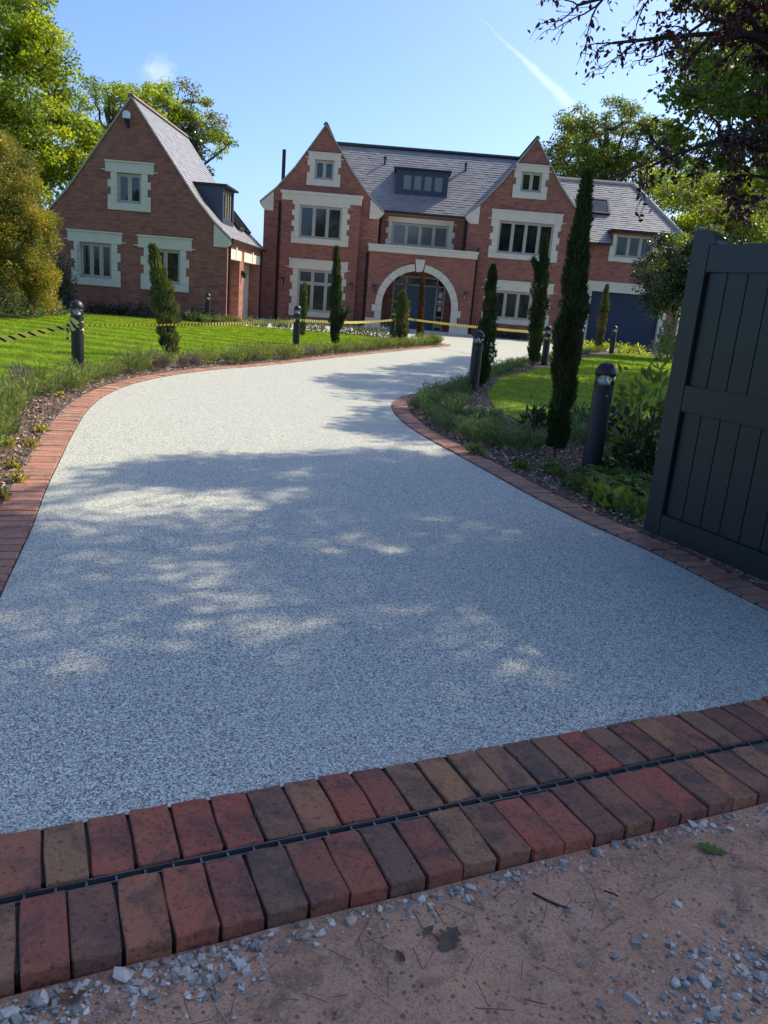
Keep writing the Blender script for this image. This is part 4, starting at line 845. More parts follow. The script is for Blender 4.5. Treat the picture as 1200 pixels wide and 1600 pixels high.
span(bol[9], .72, bol[4], .86, .04, 'hazard tape crossing in front of the porch and the right gable window', .1, .1)
span(bol[4], .86, bol[5], .68, .03, 'short hazard tape behind the large dark cypress')
for i, (z0, z1, tr_) in ((0, (.60, .80, 3.2)), (1, (.64, .72, 1.2)), (8, (.63, .72, 1.3)), (9, (.66, .74, 1.1)), (3, (.68, .76, 1.1)), (4, (.68, .76, 1.2)), (5, (.6, .66, 1.1))):
    t = np.linspace(0, tr_ * 2 * math.pi, int(26 * tr_)); P = np.stack([bol[i][0] + .0975 * np.cos(t), bol[i][1] + .0975 * np.sin(t), z0 + (z1 - z0) * t / t[-1]], 1)
    if i in (0, 1, 8, 4): ribbon('hazard_tape', P, .07, .12 * np.sin(t * 1.7), {0: 'hazard tape wound round the top of the leftmost bollard', 1: 'hazard tape wrap on the bollard beside the small slim cypress', 8: 'hazard tape wrap on the left of the two bollards before the porch', 4: 'hazard tape wrap on the bollard left of the largest cypress'}[i])
P = np.array([bol[0] + np.array([-.10, -.03, .66]), bol[0] + np.array([-.125, -.04, .6]), bol[0] + np.array([-.135, -.05, .53]), bol[0] + np.array([-.14, -.04, .46])]); ribbon('hazard_tape', P, .06, np.array([.2, .5, .9, 1.2]), 'loose tail of hazard tape hanging from the leftmost bollard')

# ------------------------------------------------------------------ foliage generators
def leaf_quads(pos, direc, L, Wd, rg, roll=None, fold=.0):
    """rhombic leaves: base at pos, pointing along direc"""
    n = len(pos); d = direc / (np.linalg.norm(direc, axis=1)[:, None] + 1e-9); a = rg.normal(size=(n, 3)); s_ = np.cross(d, a); s_ /= np.linalg.norm(s_, axis=1)[:, None] + 1e-9
    L = np.broadcast_to(L, (n,))[:, None]; Wd = np.broadcast_to(Wd, (n,))[:, None]; nrm = np.cross(d, s_)
    return np.stack([pos, pos + d * L * .45 + s_ * Wd / 2 + nrm * fold * L, pos + d * L, pos + d * L * .45 - s_ * Wd / 2 + nrm * fold * L], 1)
def leaf_hex(pos, direc, L, Wd, rg, fold=.1):
    n = len(pos); d = direc / (np.linalg.norm(direc, axis=1)[:, None] + 1e-9); a = rg.normal(size=(n, 3)); s_ = np.cross(d, a); s_ /= np.linalg.norm(s_, axis=1)[:, None] + 1e-9
    L = np.broadcast_to(L, (n,))[:, None]; Wd = np.broadcast_to(Wd, (n,))[:, None]; nrm = np.cross(d, s_) * fold * L
    return np.stack([pos, pos + d * L * .28 + s_ * Wd * .42 + nrm, pos + d * L * .62 + s_ * Wd * .46 + nrm, pos + d * L * 1.0 - nrm * .6, pos + d * L * .62 - s_ * Wd * .46 + nrm, pos + d * L * .28 - s_ * Wd * .42 + nrm], 1)
def in_ellipsoid(n, rg, shell=.55):
    d = rg.normal(size=(n, 3)); d /= np.linalg.norm(d, axis=1)[:, None]; return d * (shell + (1 - shell) * rg.random(n)[:, None] ** .6)
def bend(a, b_, rg, n=6, lift=.15, wob=.06):
    a, b_ = np.array(a, float), np.array(b_, float); t = np.linspace(0, 1, n)[:, None]; L = np.linalg.norm(b_ - a); P = a + (b_ - a) * t; P[:, 2:3] += lift * L * np.sin(t * math.pi) * (1 - t * .5); P[1:-1] += rg.normal(0, wob * L / n * 2, (n - 2, 3)); return P
def tree(name, label, base, tr, ells, clumps, lpc, leaf, mats, seed, csize=.9, limbs=9, group=None, ths=None, cat='tree', trunk_top=None, shell=.5, flat=.6, bark='bark', droop=0., wr=.6, extra=None):
    rg = np.random.default_rng(seed); o = root(name, base, world=True); tag(o, label, cat, group); base = np.array(base, float)
    w = np.array([e[3] * e[4] * e[5] for e in ells]) ** .66; w /= w.sum(); cl_ = []
    for e, f in zip(ells, w):
        k = max(3, int(clumps * f)); p = in_ellipsoid(k, rg, shell) * np.array(e[3:6]) + np.array(e[:3]); cl_.append(p)
    if extra is not None: cl_.append(extra)
    cl_ = np.concatenate(cl_); wood = MB()
    cen = np.array(ells[0][:3]); top = np.array(trunk_top) if trunk_top is not None else cen + np.array([0, 0, ells[0][5] * .25])
    tp = bend(base, top, rg, 8, 0., .10); wood.tube(tp, np.linspace(tr, tr * .4, 8), 9)
    nodes = [tp[i] for i in range(3, 8)]
    far = [int(np.argmax(np.linalg.norm(cl_ - cen, axis=1)))]
    for _ in range(min(limbs, len(cl_)) - 1):
        dmin = np.min(np.linalg.norm(cl_[:, None] - cl_[far][None], axis=2), axis=1); far.append(int(np.argmax(dmin)))
    for k in far:
        st = tp[rg.integers(3, 8)]; P = bend(st, cl_[k], rg, 9, .10, .09); wood.tube(P, np.linspace(tr * .36, tr * .07, 9), 6); nodes += list(P[2:])
    nodes = np.array(nodes)
    for p in cl_:
        k = int(np.argmin(np.linalg.norm(nodes - p, axis=1) + .25 * np.maximum(0, nodes[:, 2] - p[2]))); 
        if np.linalg.norm(nodes[k] - p) > .15: wood.tube(bend(nodes[k], p, rg, 5, .08, .12), np.linspace(tr * .10, tr * .03, 5), 4)
    wood.build('trunk', M[bark], o, fix=False)
    n = len(cl_) * lpc; ci = np.repeat(np.arange(len(cl_)), lpc); sc = (csize * rg.uniform(.6, 1.25, len(cl_)))[ci][:, None]
    g = rg.normal(size=(n, 3)); g /= np.linalg.norm(g, axis=1)[:, None]; rad = rg.random(n)[:, None] ** .5; off = g * rad * sc * np.array([1, 1, flat])
    pos = cl_[ci] + off; pos[:, 2] -= droop * (off[:, 0] ** 2 + off[:, 1] ** 2); dr_ = off + rg.normal(0, .5, (n, 3)) * sc + np.array([0, 0, -.15 - droop]) * sc
    L = leaf * rg.uniform(.7, 1.35, n); q = leaf_quads(pos, dr_, L, L * wr, rg, fold=.08)
    if isinstance(mats, str): mats = [mats]
    sel = rg.integers(0, len(mats), len(cl_))[ci]
    for i, mk in enumerate(mats): new_obj('crown', np_mesh('crown', q[sel == i], 4), M[mk], o)
    return o
# ------------------------------------------------------------------ trees
KX, KY = sdir.x / sdir.z, sdir.y / sdir.z            # how far a leaf's shadow lies from it, per metre of height
def canopy_points(test, box, n, h0, h1, seed):
    """foliage clumps placed so that their shade falls on the part of the ground where test() is true"""
    rg = np.random.default_rng(seed); q = rg.uniform(box[0], box[1], (n, 2)); q = q[test(q)]; h = rg.uniform(h0, h1, len(q))
    return np.stack([q[:, 0] + KX * h, q[:, 1] + KY * h, h], 1)
def gpoly(pts): return [tuple(gnd(a, b_)[:2]) for a, b_ in pts]
def gspot(q, px, py, rx, ry):
    """inside an elliptical sun fleck given by its place on the ground"""
    c_ = gnd(px, py)[:2]; a = np.linalg.norm(gnd(px + rx, py)[:2] - c_); b_ = np.linalg.norm(gnd(px, py - ry)[:2] - c_); u1 = unit(gnd(px + rx, py)[:2] - c_); v1 = unit(gnd(px, py - ry)[:2] - c_)
    d = (q - c_) @ np.linalg.inv(np.stack([u1 * a, v1 * b_])); return d[:, 0] ** 2 + d[:, 1] ** 2 < 1
def drop_visible(P, x_max, y_min):
    q = P - np.array([0, 0, CAM_H]); z_ = np.maximum(.3, q @ A_F); sx = 600 + F_PX * (q @ A_R) / z_; sy = 800 - F_PX * (q @ A_U) / z_; return P[~((sx < x_max) & (sy > y_min) & (q @ A_F > .3))]
def px_e(px, py, Y, rx, ry, rz): c = atY(px, py, Y); return (c[0], c[1], c[2], rx, ry, rz)
c = atY(20, 120, 32)
tree('maple_tree', 'tall bright yellow green tree rising at the left edge behind the golden conifer', (c[0] - 1.5, 33, 0), .32, [px_e(-25, 130, 32, 3.6, 3.2, 4.2), px_e(85, 235, 33, 1.7, 1.8, 1.7), px_e(-10, 260, 31, 2.4, 2.2, 2.4), px_e(30, 60, 33, 1.5, 1.6, 1.5)], 300, 250, .135, ['lf_maple', 'lf_maple', 'lf_mid'], 21, .62, 18, shell=.35)
tree('broadleaf_tree', 'spreading tree with visible limbs behind the left roof slope of the outbuilding', (*atY(190, 300, 50)[:2], 0), .34, [px_e(165, 185, 50, 3.0, 2.6, 2.3), px_e(235, 175, 51, 2.5, 2.4, 1.7)], 120, 190, .14, ['lf_maple', 'lf_mid', 'lf_maple'], 22, .62, 18, group='trees behind the outbuilding', shell=.62)
tree('broadleaf_tree', 'loose olive green tree behind the right roof slope of the outbuilding', (*atY(280, 300, 54)[:2], 0), .34, [px_e(275, 180, 54, 2.6, 2.5, 2.0), px_e(322, 230, 54, 1.7, 1.7, 1.9), px_e(255, 215, 54, 2.2, 2.0, 2.0)], 105, 170, .14, ['lf_olive', 'lf_mid', 'lf_maple'], 23, .62, 18, group='trees behind the outbuilding', shell=.55)
tree('dark_evergreen_tree', 'dark blue green evergreen just above the outbuilding roof', (*atY(296, 300, 46)[:2], 0), .2, [px_e(294, 220, 46, .7, .7, 1.2), px_e(298, 258, 46, .9, .9, 1.4)], 36, 130, .14, 'lf_dark', 24, .42, 6)
tree('broadleaf_tree', 'large rounded tree with bare lower limbs behind the right gable', (*atY(955, 330, 56)[:2], 0), .42, [px_e(945, 215, 56, 3.4, 3.0, 2.1), px_e(905, 245, 56, 2.2, 2.4, 1.7), px_e(1010, 245, 57, 2.6, 2.6, 2.4), px_e(955, 280, 57, 3.4, 3, 1.6)], 190, 200, .15, ['lf_olive', 'lf_mid', 'lf_mid'], 25, .66, 26, group='trees behind the garage wing', shell=.6)
tree('broadleaf_tree', 'sunlit yellow green tree beyond the garage roof behind the gate', (*atY(1120, 420, 44)[:2], 0), .35, [px_e(1090, 330, 44, 3.0, 2.6, 1.8), px_e(1170, 330, 43, 2.6, 2.4, 2.4), px_e(1230, 280, 45, 2.6, 2.4, 2.4), px_e(1060, 285, 48, 2.0, 2.0, 1.2), px_e(1130, 375, 41, 3.0, 2.4, 1.8)], 240, 270, .145, ['lf_maple', 'lf_olive', 'lf_mid'], 26, .75, 14, group='trees behind the garage wing')
far_a = gpoly([(500, 606), (545, 583), (600, 580), (640, 574), (740, 556), (770, 575), (700, 603), (640, 622), (590, 630), (545, 612)]); far_b = gpoly([(498, 660), (540, 652), (570, 640), (615, 634), (660, 640), (720, 700), (640, 690), (560, 676)])
def far_shade(q):
    lawn_ = (q[:, 0] > .25) & (q[:, 0] * 2.2 > q[:, 1] - 13.5) & (q[:, 1] > 9.0) & (q[:, 1] < 25.5) & (q[:, 0] < 7.5)
    for sp_ in ((985, 622, 70, 12), (780, 640, 40, 14), (905, 592, 40, 5), (880, 640, 30, 9), (960, 655, 60, 6), (930, 575, 60, 3.5)): lawn_ &= ~gspot(q, *sp_)
    return inside(q, far_a) | inside(q, far_b) | lawn_
ex6 = canopy_points(far_shade, ((-2, 8.5), (7.5, 26)), 760, 7.6, 9.6, 71); ex6 = drop_visible(ex6, 1035, 10)
tree('broadleaf_tree', 'mid green leafy tree at the upper right behind the copper leaved branches', (10.6, 20.6, 0), .26, [(8.9, 18.2, 6.1, 1.9, 2.2, 1.5), (9.6, 18.9, 7.6, 2.1, 2.2, 1.6), (8.6, 17.6, 5.0, 1.2, 1.4, .9), px_e(1125, 185, 18, 1.1, 1.3, .9)], 155, 190, .125, ['lf_mid', 'lf_fern'], 27, .5, 22, extra=ex6)
ex8 = canopy_points(lambda q: q[:, 0] > -99, ((-1.9, .5), (3.0, 2.3)), 150, 10.5, 13.5, 73)
tree('broadleaf_tree', 'tall green tree right of the drive outside the frame', (10.4, 5.2, 0), .30, [(10.6, 6.6, 11.0, 1.6, 1.6, 1.6)], 14, 120, .16, ['lf_mid', 'lf_dark'], 28, .5, 18, extra=ex8)
for i, (x_, y_, h_) in enumerate(((-22, -38, 12), (-9.5, -42, 14), (3, -39, 12.5), (15, -43, 14), (27, -38, 12))):
    tree('roadside_tree', 'tall leafy tree across the lane behind the camera, ' + ('leftmost', 'second from left', 'middle one', 'second from right', 'rightmost')[i], (x_, y_, -.1), .35, [(x_, y_, h_ * .62, 3.6, 3.2, h_ * .34)], 70, 70, .34, ['lf_mid', 'lf_dark'], 50 + i, 1.25, 8, group='trees across the lane')
tree('round_tree', 'small round topped evergreen tree right of the garage door', (*atY(1062, 500, 30)[:2], 0), .12, [px_e(1056, 432, 30, 1.36, 1.3, 1.5), px_e(1095, 425, 30, 1.2, 1.2, 1.6)], 230, 190, .085, ['lf_dark', 'lf_pale', 'lf_dark', 'lf_mid'], 29, .40, 10, shell=.5)
# golden conifer: drooping sprays
tree('golden_conifer', 'dense golden green conifer with drooping sprays left of the outbuilding', (*atY(12, 505, 23.5)[:2], 0), .12, [px_e(15, 440, 23.5, 1.35, 1.3, 1.0), px_e(12, 370, 23.5, 1.35, 1.3, 1.3), px_e(0, 290, 23.5, 1.05, 1.1, 1.3), px_e(-10, 240, 23.5, .5, .5, .7)], 300, 380, .075, ['lf_gold', 'lf_gold', 'lf_olive'], 31, .30, 12, shell=.5, flat=1.0, droop=-.25, wr=.34, cat='conifer')
# copper tree overhanging from the right: explicit limbs, recursive twigs
def copper():
    rg = np.random.default_rng(41); base = np.array([8.2, 9.2, 0.]); o = root('copper_tree', base); tag(o, 'copper leaved tree whose dark branches hang in from the upper right', 'tree')
    wood = MB(); tips = []; trunk = bend(base, (7.9, 9.3, 9.6), rg, 12, 0, .06); wood.tube(trunk, np.linspace(.26, .10, 12), 10)
    def grow(p, d, L, r_, depth, bias):
        n = 6; P = [p]; d = d / np.linalg.norm(d)
        for i in range(n - 1):
            d = d + rg.normal(0, .16, 3) + bias * .06; d /= np.linalg.norm(d); P.append(P[-1] + d * L / (n - 1))
        P = np.array(P); wood.tube(P, np.linspace(r_, r_ * .45, n), 5 if depth > 0 else 4)
        if depth == 0:
            for q in P[1:]: tips.append((q, d))
            return
        for i in range(1, n):
            for _ in range(2 if depth > 1 else 1):
                a = rg.normal(size=3); a -= d * (a @ d); a /= np.linalg.norm(a); a[2] *= .6; grow(P[i], d * .75 + a * .8, L * rg.uniform(.38, .6), r_ * .45, depth - 1, bias)
    ex = lambda pts, Ys: np.array([atY(px, py, Y) for (px, py), Y in zip(pts, Ys)])
    limbs = [ex([(1330, 150), (1200, 75), (1115, 28), (1050, 80)], [9., 8.6, 8.4, 8.2]), ex([(1330, 150), (1200, 60), (1080, 55), (1010, 62), (930, 70)], [9., 8.5, 8.2, 8.1, 8.0]),
             ex([(1340, 240), (1230, 200), (1130, 218), (1060, 240), (1000, 268)], [9, 8.6, 8.4, 8.3, 8.2]), ex([(1330, 150), (1260, 40), (1150, -30), (1050, -25), (950, -5), (880, 15)], [9, 8.6, 8.4, 8.3, 8.2, 8.2]),
             ex([(1340, 300), (1250, 290), (1180, 275), (1130, 300)], [9.2, 9, 8.8, 8.7])]
    for k, P in enumerate(limbs):
        P = np.concatenate([[trunk[4 + (k % 3)]], P]); Q = spline(P, .25); m = len(Q); rr_ = np.linspace(.085, .012, m); wood.tube(Q, rr_, 6)
        t = np.gradient(Q, axis=0)
        for i in range(int(m * .35), m):
            d = t[i] / np.linalg.norm(t[i])
            for _ in range(1 if i < m - 2 else 2):
                a = rg.normal(size=3); a -= d * (a @ d); a /= np.linalg.norm(a); grow(Q[i], d * .7 + a * np.array([1, 1, .8]) + np.array([-.1, 0, -.05]), rg.uniform(.35, .8) * (1.0 - .3 * i / m), rr_[i] * .5 + .002, 1, np.array([-.25, 0, -.35]))
    # the crown proper, right of and above the frame
    edge_x = [-3.5, -2.3, -1.5, -.85, -.3, .1, .8, 1.6, 7]; edge_y = [4.4, 4.62, 4.95, 5.35, 6.3, 7.1, 7.9, 10.2, 10.6]
    streak = gpoly([(95, 746), (180, 738), (250, 724), (360, 712), (440, 722), (520, 708), (640, 705), (660, 730), (560, 745), (450, 748), (380, 762), (300, 756), (220, 760)])
    flecks = ((235, 888, 80, 24), (340, 925, 65, 28), (360, 985, 60, 30), (190, 965, 75, 22), (95, 1058, 55, 22), (190, 1046, 42, 20), (460, 945, 60, 14), (690, 862, 46, 16), (650, 800, 38, 12), (775, 827, 34, 9), (808, 868, 26, 11), (832, 776, 34, 7), (560, 870, 34, 10), (130, 840, 50, 12), (170, 812, 70, 9))
    def near_shade(q):
        m_ = q[:, 1] < np.interp(q[:, 0], edge_x, edge_y)
        for f in flecks: m_ &= ~gspot(q, f[0], f[1], f[2] * 1.15, f[3] * 1.15)
        return m_ | inside(q, streak)
    cl_ = canopy_points(near_shade, ((-3.6, .9), (5.5, 10.6)), 2000, 6.6, 9.4, 72)
    cl_ = drop_visible(cl_, 1160, -60)
    ells = [(9.2, 10.8, 7.0, 2.4, 2.2, 2.4)]
    cl_ = np.concatenate([cl_] + [in_ellipsoid(k, rg, .25) * np.array(e[3:]) + np.array(e[:3]) for e, k in zip(ells, (45,))]); cl_ = drop_visible(cl_, 1160, -60)
    cen = trunk[-1]; far = [int(np.argmax(np.linalg.norm(cl_ - cen, axis=1)))]; nodes = list(trunk[6:])
    for _ in range(15): far.append(int(np.argmax(np.min(np.linalg.norm(cl_[:, None] - cl_[far][None], axis=2), axis=1))))
    for k in far: Pq = bend(trunk[rg.integers(6, 12)], cl_[k], rg, 10, .05, .08); wood.tube(Pq, np.linspace(.08, .014, 10), 6); nodes += list(Pq[2:])
    nodes = np.array(nodes)
    for p in cl_: k = int(np.argmin(np.linalg.norm(nodes - p, axis=1))); wood.tube(bend(nodes[k], p, rg, 5, .06, .12), np.linspace(.018, .005, 5), 4)
    lp = 120; n = len(cl_) * lp; ci = np.repeat(np.arange(len(cl_)), lp); g = rg.normal(size=(n, 3)); g /= np.linalg.norm(g, axis=1)[:, None]; off = g * rg.random(n)[:, None] ** .5 * (.40 * rg.uniform(.7, 1.25, len(cl_)))[ci][:, None] * np.array([1, 1, .6])
    pos = [cl_[ci] + off]; drs = [off + rg.normal(0, .3, (n, 3)) + np.array([0, 0, -.2])]
    tp_ = np.array([q for q, _ in tips]); sx = np.array([600 + F_PX * ((q - [0, 0, CAM_H]) @ A_R) / max(.1, (q - [0, 0, CAM_H]) @ A_F) for q in tp_]); cnt = np.where(sx > 1120, 4, np.where(sx > 1030, 2, 1)); cnt = np.where((sx < 1000) & (rg.random(len(sx)) < .35), 0, cnt)
    rep = np.repeat(np.arange(len(tp_)), cnt); m = len(rep); pos.append(tp_[rep] + rg.normal(0, .03, (m, 3))); drs.append(rg.normal(0, .6, (m, 3)) + np.array([0, 0, -.5]))
    pos = np.concatenate(pos); drs = np.concatenate(drs); L = np.where(np.arange(len(pos)) < n, .09, .062) * rg.uniform(.55, 1.25, len(pos)); q = leaf_hex(pos, drs, L, L * .5, rg, fold=.1)
    wood.build('trunk', M['bark_dark'], o, fix=False); new_obj('crown', np_mesh('crown', q, 6), M['lf_copper'], o)
copper()

# ------------------------------------------------------------------ cypresses
def cypress(label, p, h, rad, n, mat, seed, lean=(0, 0), ragged=.15, tipsize=.10, group='slim cypresses along the drive', bare=.04, shape=None):
    rg = np.random.default_rng(seed); o = root('slim_cypress', (p[0], p[1], 0), world=False); tag(o, label, 'cypress', group)
    ax = lambda t: np.stack([lean[0] * t ** 1.3, lean[1] * t ** 1.3, t * h], -1)
    tt = np.linspace(0, .96, 8); MB().tube(ax(tt), np.linspace(max(.018, rad * .2), .006, 8), 7).build('trunk', M['bark'], o)
    t = bare + (1 - bare) * rg.random(n) ** 1.05; th = rg.uniform(0, 6.28, n); a0 = rg.uniform(0, 6.28, 6)
    prof_ = np.interp(t, [0, .04, .15, .45, .75, .92, 1], [.3, .62, .95, 1., .78, .42, .05]) if shape is None else np.interp(t, *shape)
    lump = 1 + ragged * (np.sin(th * 2 + t * 9 + a0[0]) + np.sin(th * 3 - t * 17 + a0[1]) + .7 * np.sin(t * 41 + th + a0[2])); rr_ = rad * prof_ * lump * (.35 + .65 * rg.random(n) ** .45)
    pos = ax(t) + np.stack([rr_ * np.cos(th), rr_ * np.sin(th), np.zeros(n)], 1); up = np.stack([np.cos(th) * .35, np.sin(th) * .35, np.ones(n)], 1) + rg.normal(0, .28, (n, 3)); L = tipsize * rg.uniform(.6, 1.5, n)
    q = leaf_quads(pos, up, L, L * .22, rg); new_obj('foliage', np_mesh('foliage', q, 4), M[mat], o); return o
cy = dict(c262=gnd(267, 560), c470=gnd(472, 527), c523=gnd(523, 543), c625=gnd(625, 536), c655=gnd(655, 532), c757=gnd(752, 607), c838=gnd(832, 573), c880=gnd(866, 716), c937=gnd(934, 550))
cypress('ragged leaning grey green cypress on the left lawn, in front of the outbuilding window', cy['c262'], 2.0, .17, 7000, 'lf_cypress_light', 61, (-.36, 0), .30, .09, shape=([0, .08, .2, .28, .4, .55, .75, .9, 1], [.55, .85, 1.0, .75, 1.05, 1., .8, .45, .1]))
cypress('small thin cypress right behind the bollard in front of the left gable', cy['c470'], 1.62, .09, 2600, 'lf_cypress_light', 62, (.0, 0), .2, .09)
o = cypress('tall slim cypress with a side shoot left of the porch', cy['c523'], 2.6, .125, 9000, 'lf_cypress', 63, (-.12, 0), .28, .08)
rg = np.random.default_rng(5); n = 600; t = rg.random(n); pos = np.stack([.06 + .25 * t, np.zeros(n), .42 + .62 * t ** .8], 1) + rg.normal(0, .028, (n, 3)); q = leaf_quads(pos, np.tile([.35, 0, 1.], (n, 1)) + rg.normal(0, .25, (n, 3)), .1, .024, rg); new_obj('side_shoot', np_mesh('side_shoot', q, 4), M['lf_cypress'], o)
cypress('pale bushy young cypress standing in front of the porch between two bollards', cy['c625'], 1.62, .18, 5200, 'lf_cypress_light', 64, (-.04, 0), .3, .10, shape=([0, .1, .4, .7, .9, 1], [.7, 1, .95, .9, .6, .1]))
cypress('dead brown cypress standing in front of the front door', cy['c655'], 2.35, .10, 5600, 'lf_dead', 65, (-.10, 0), .15, .09, shape=([0, .1, .4, .8, 1], [1, 1.05, .9, .55, .1]))
cypress('dark cypress rising from the lavender behind the bollard at the bend', cy['c757'], 2.12, .125, 11000, 'lf_cypress', 66, (-.03, 0), .3, .065)
o = cypress('dark slender cypress in front of the right gable window', cy['c838'], 3.2, .165, 11000, 'lf_cypress', 67, (-.10, 0), .28, .085)
n = 700; t = rg.random(n); pos = np.stack([-.12 - .18 * t, np.zeros(n), 2.25 + .38 * t], 1) + rg.normal(0, .035, (n, 3)); q = leaf_quads(pos, np.tile([-.5, 0, 1.], (n, 1)) + rg.normal(0, .25, (n, 3)), .1, .024, rg); new_obj('side_shoot', np_mesh('side_shoot', q, 4), M['lf_cypress'], o)
cypress('largest dark cypress, nearest the camera in the right bed', cy['c880'], 2.74, .088, 44000, 'lf_cypress', 68, (-.06, 0), .27, .062, shape=([0, .03, .12, .4, .7, .85, .93, 1], [.55, .9, 1.05, 1.05, .95, .7, .4, .04]))
cypress('pale thin cypress in front of the navy garage door', cy['c937'], 2.5, .14, 4200, 'lf_cypress_light', 69, (-.02, 0), .2, .11)

# ------------------------------------------------------------------ lavender, small plants, shrubs
def lav_mesh(seed, n, h, rad, wd=.010):
    rg = np.random.default_rng(seed); th = rg.uniform(0, 6.28, n); rr_ = rad * .45 * rg.random(n) ** .5; pos = np.stack([rr_ * np.cos(th), rr_ * np.sin(th), np.zeros(n)], 1); sp = rg.uniform(.05, .95, n) * rad / h
    d = np.stack([np.cos(th) * sp, np.sin(th) * sp, np.ones(n)], 1) + rg.normal(0, .12, (n, 3)); L = h * rg.uniform(.5, 1.1, n); q1 = leaf_quads(pos, d, L, wd * .55, rg)
    # needle leaves up each stem
    k = 7; f = rg.uniform(.25, .95, (n, k)); dn = d / np.linalg.norm(d, axis=1)[:, None]; p2 = (pos[:, None] + dn[:, None] * (L[:, None] * f)[..., None]).reshape(-1, 3); d2_ = np.repeat(dn, k, 0) + rg.normal(0, .5, (n * k, 3)); q2 = leaf_quads(p2, d2_, .055 * rg.uniform(.6, 1.3, n * k), wd, rg)
    return np_mesh('stems', np.concatenate([q1, q2]), 4)
LV = [lav_mesh(i, 85, .27, .20) for i in range(5)]; LVG = [lav_mesh(20 + i, 70, .28, .17) for i in range(2)]
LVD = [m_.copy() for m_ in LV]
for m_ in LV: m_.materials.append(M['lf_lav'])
for m_ in LVD: m_.materials.append(M['lf_lavshade'])
for m_ in LVG: m_.materials.append(M['lf_lavgrey'])
def plant(name, me, p, s_, label, cat, group):
    o = new_obj(name, me); o.location = (p[0], p[1], .012); o.rotation_euler = (0, 0, R.uniform(0, 6.28)); o.scale = (s_ * R.uniform(.9, 1.15), s_ * R.uniform(.9, 1.15), s_ * R.uniform(.85, 1.2)); tag(o, label, cat, group); return o
lmid = offset(li, .60); k = 0
for i in range(0, len(li), 1):
    y = li[i][1]
    if y < 3.6: continue
    st = 4 if y < 12 else 3
    if i % st == 0:
        d_ = (.62 if y < 10 else .48) + R.uniform(-.10, .14); p = offset(li, d_)[i]
        if y < 12: lb, gr = 'green lavender bush in the sunlit near left bed', 'lavender in the near left bed'
        elif y < 20: lb, gr = 'lavender bush in the middle stretch of the left bed', 'lavender along the middle of the left bed'
        else: lb, gr = 'low lavender bush at the far end of the left bed', 'lavender along the far left bed'
        if R.random() < .2 and y < 20: plant('lavender', R.choice(LVG), p, R.uniform(.8, 1.05), 'grey faded lavender bush among green ones in the left bed', 'lavender', 'faded lavender in the left bed')
        else: plant('lavender', R.choice(LV), p, R.uniform(.95, 1.3), lb, 'lavender', gr)
    if y < 10.5 and i % 3 == 2:
        p = offset(li, .98 + R.uniform(-.1, .15))[i]; plant('lavender', R.choice(LV + LVG[:1]), p, R.uniform(.8, 1.1), 'lavender bush in the back row of the near left bed', 'lavender', 'lavender in the back row at left')
for i in range(len(ri)):
    y = ri[i][1]
    if 8.2 < y < 33 and i % 3 == 0:
        rows = (.48, .85) if 9.0 < y < 13 else (.5,)
        for d_ in rows:
            p = offset(ri, -d_ + R.uniform(-.12, .12))[i]
            if inside(np.array([p]), rlawn)[0]: continue
            lb, gr = ('dark lavender bush in the shaded bed on the right bend', 'lavender on the bend of the right bed') if y < 16 else ('lavender bush in the far right bed towards the garage', 'lavender along the far right bed')
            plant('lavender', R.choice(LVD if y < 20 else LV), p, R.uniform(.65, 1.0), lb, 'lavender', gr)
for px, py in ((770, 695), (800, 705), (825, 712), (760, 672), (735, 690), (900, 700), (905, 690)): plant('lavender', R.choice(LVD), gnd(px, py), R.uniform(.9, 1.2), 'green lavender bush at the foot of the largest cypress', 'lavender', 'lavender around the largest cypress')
def bushy(name, seed, n, rx, rz, L, mat, wr=.5, up=.3, stem=True):
    rg = np.random.default_rng(seed); d = in_ellipsoid(n, rg, .35); d[:, 2] = np.abs(d[:, 2]); pos = d * np.array([rx, rx, rz]) * (1 + .16 * np.sin(d[:, :1] * 9 + seed) + .14 * np.sin(d[:, 1:2] * 11 + d[:, 2:] * 7)); Ls = L * rg.uniform(.6, 1.3, n)
    q = leaf_quads(pos, d + rg.normal(0, .5, (n, 3)) + np.array([0, 0, up]), Ls, Ls * wr, rg, fold=.07)
    mm = MB(); 
    for k_ in range(5): a = rg.uniform(0, 6.28); mm.tube([(0, 0, -.02), (rx * .3 * math.cos(a), rx * .3 * math.sin(a), rz * .4), (rx * .6 * math.cos(a), rx * .6 * math.sin(a), rz * .75)], [.012, .008, .003], 5)
    return np_mesh(name, q, 4), mm.mesh('stems', False), M[mat]
def put_bush(name, label, p, spec, cat='shrub', group=None, z=.01):
    fo_, st_, mt_ = spec; o = root(name, (p[0], p[1], z), world=False); o.rotation_euler = (0, 0, R.uniform(0, 6.28)); tag(o, label, cat, group); a = new_obj('foliage', fo_, mt_); a.parent = o; b_ = new_obj('stems', st_, M['bark']); b_.parent = o; return o
YB = [bushy('foliage', 80 + i, 60, .06, .07, .032, 'lf_yellow', .7) for i in range(3)]
for px, py in ((3, 783), (22, 735), (50, 700), (65, 677), (96, 622), (235, 575), (305, 570), (14, 700), (30, 755), (118, 604)): put_bush('yellow_leaf_plant', 'small yellow leaved plant on the mulch of the left bed', gnd(px, py), R.choice(YB), 'plant', 'yellow leaved plants at left')
for px, py in ((778, 700), (742, 712), (870, 748), (893, 762), (905, 770), (857, 738), (815, 735)): put_bush('yellow_leaf_plant', 'small yellow green plant fronting the shaded right bed', gnd(px, py), bushy('foliage', 90 + px, 60, .08, .09, .055, 'lf_fern', .65), 'plant', 'low plants at the front of the right bed')
LA = [bushy('foliage', 120 + i, 520, .34, .42, .10, 'lf_dark', .42) for i in range(3)]
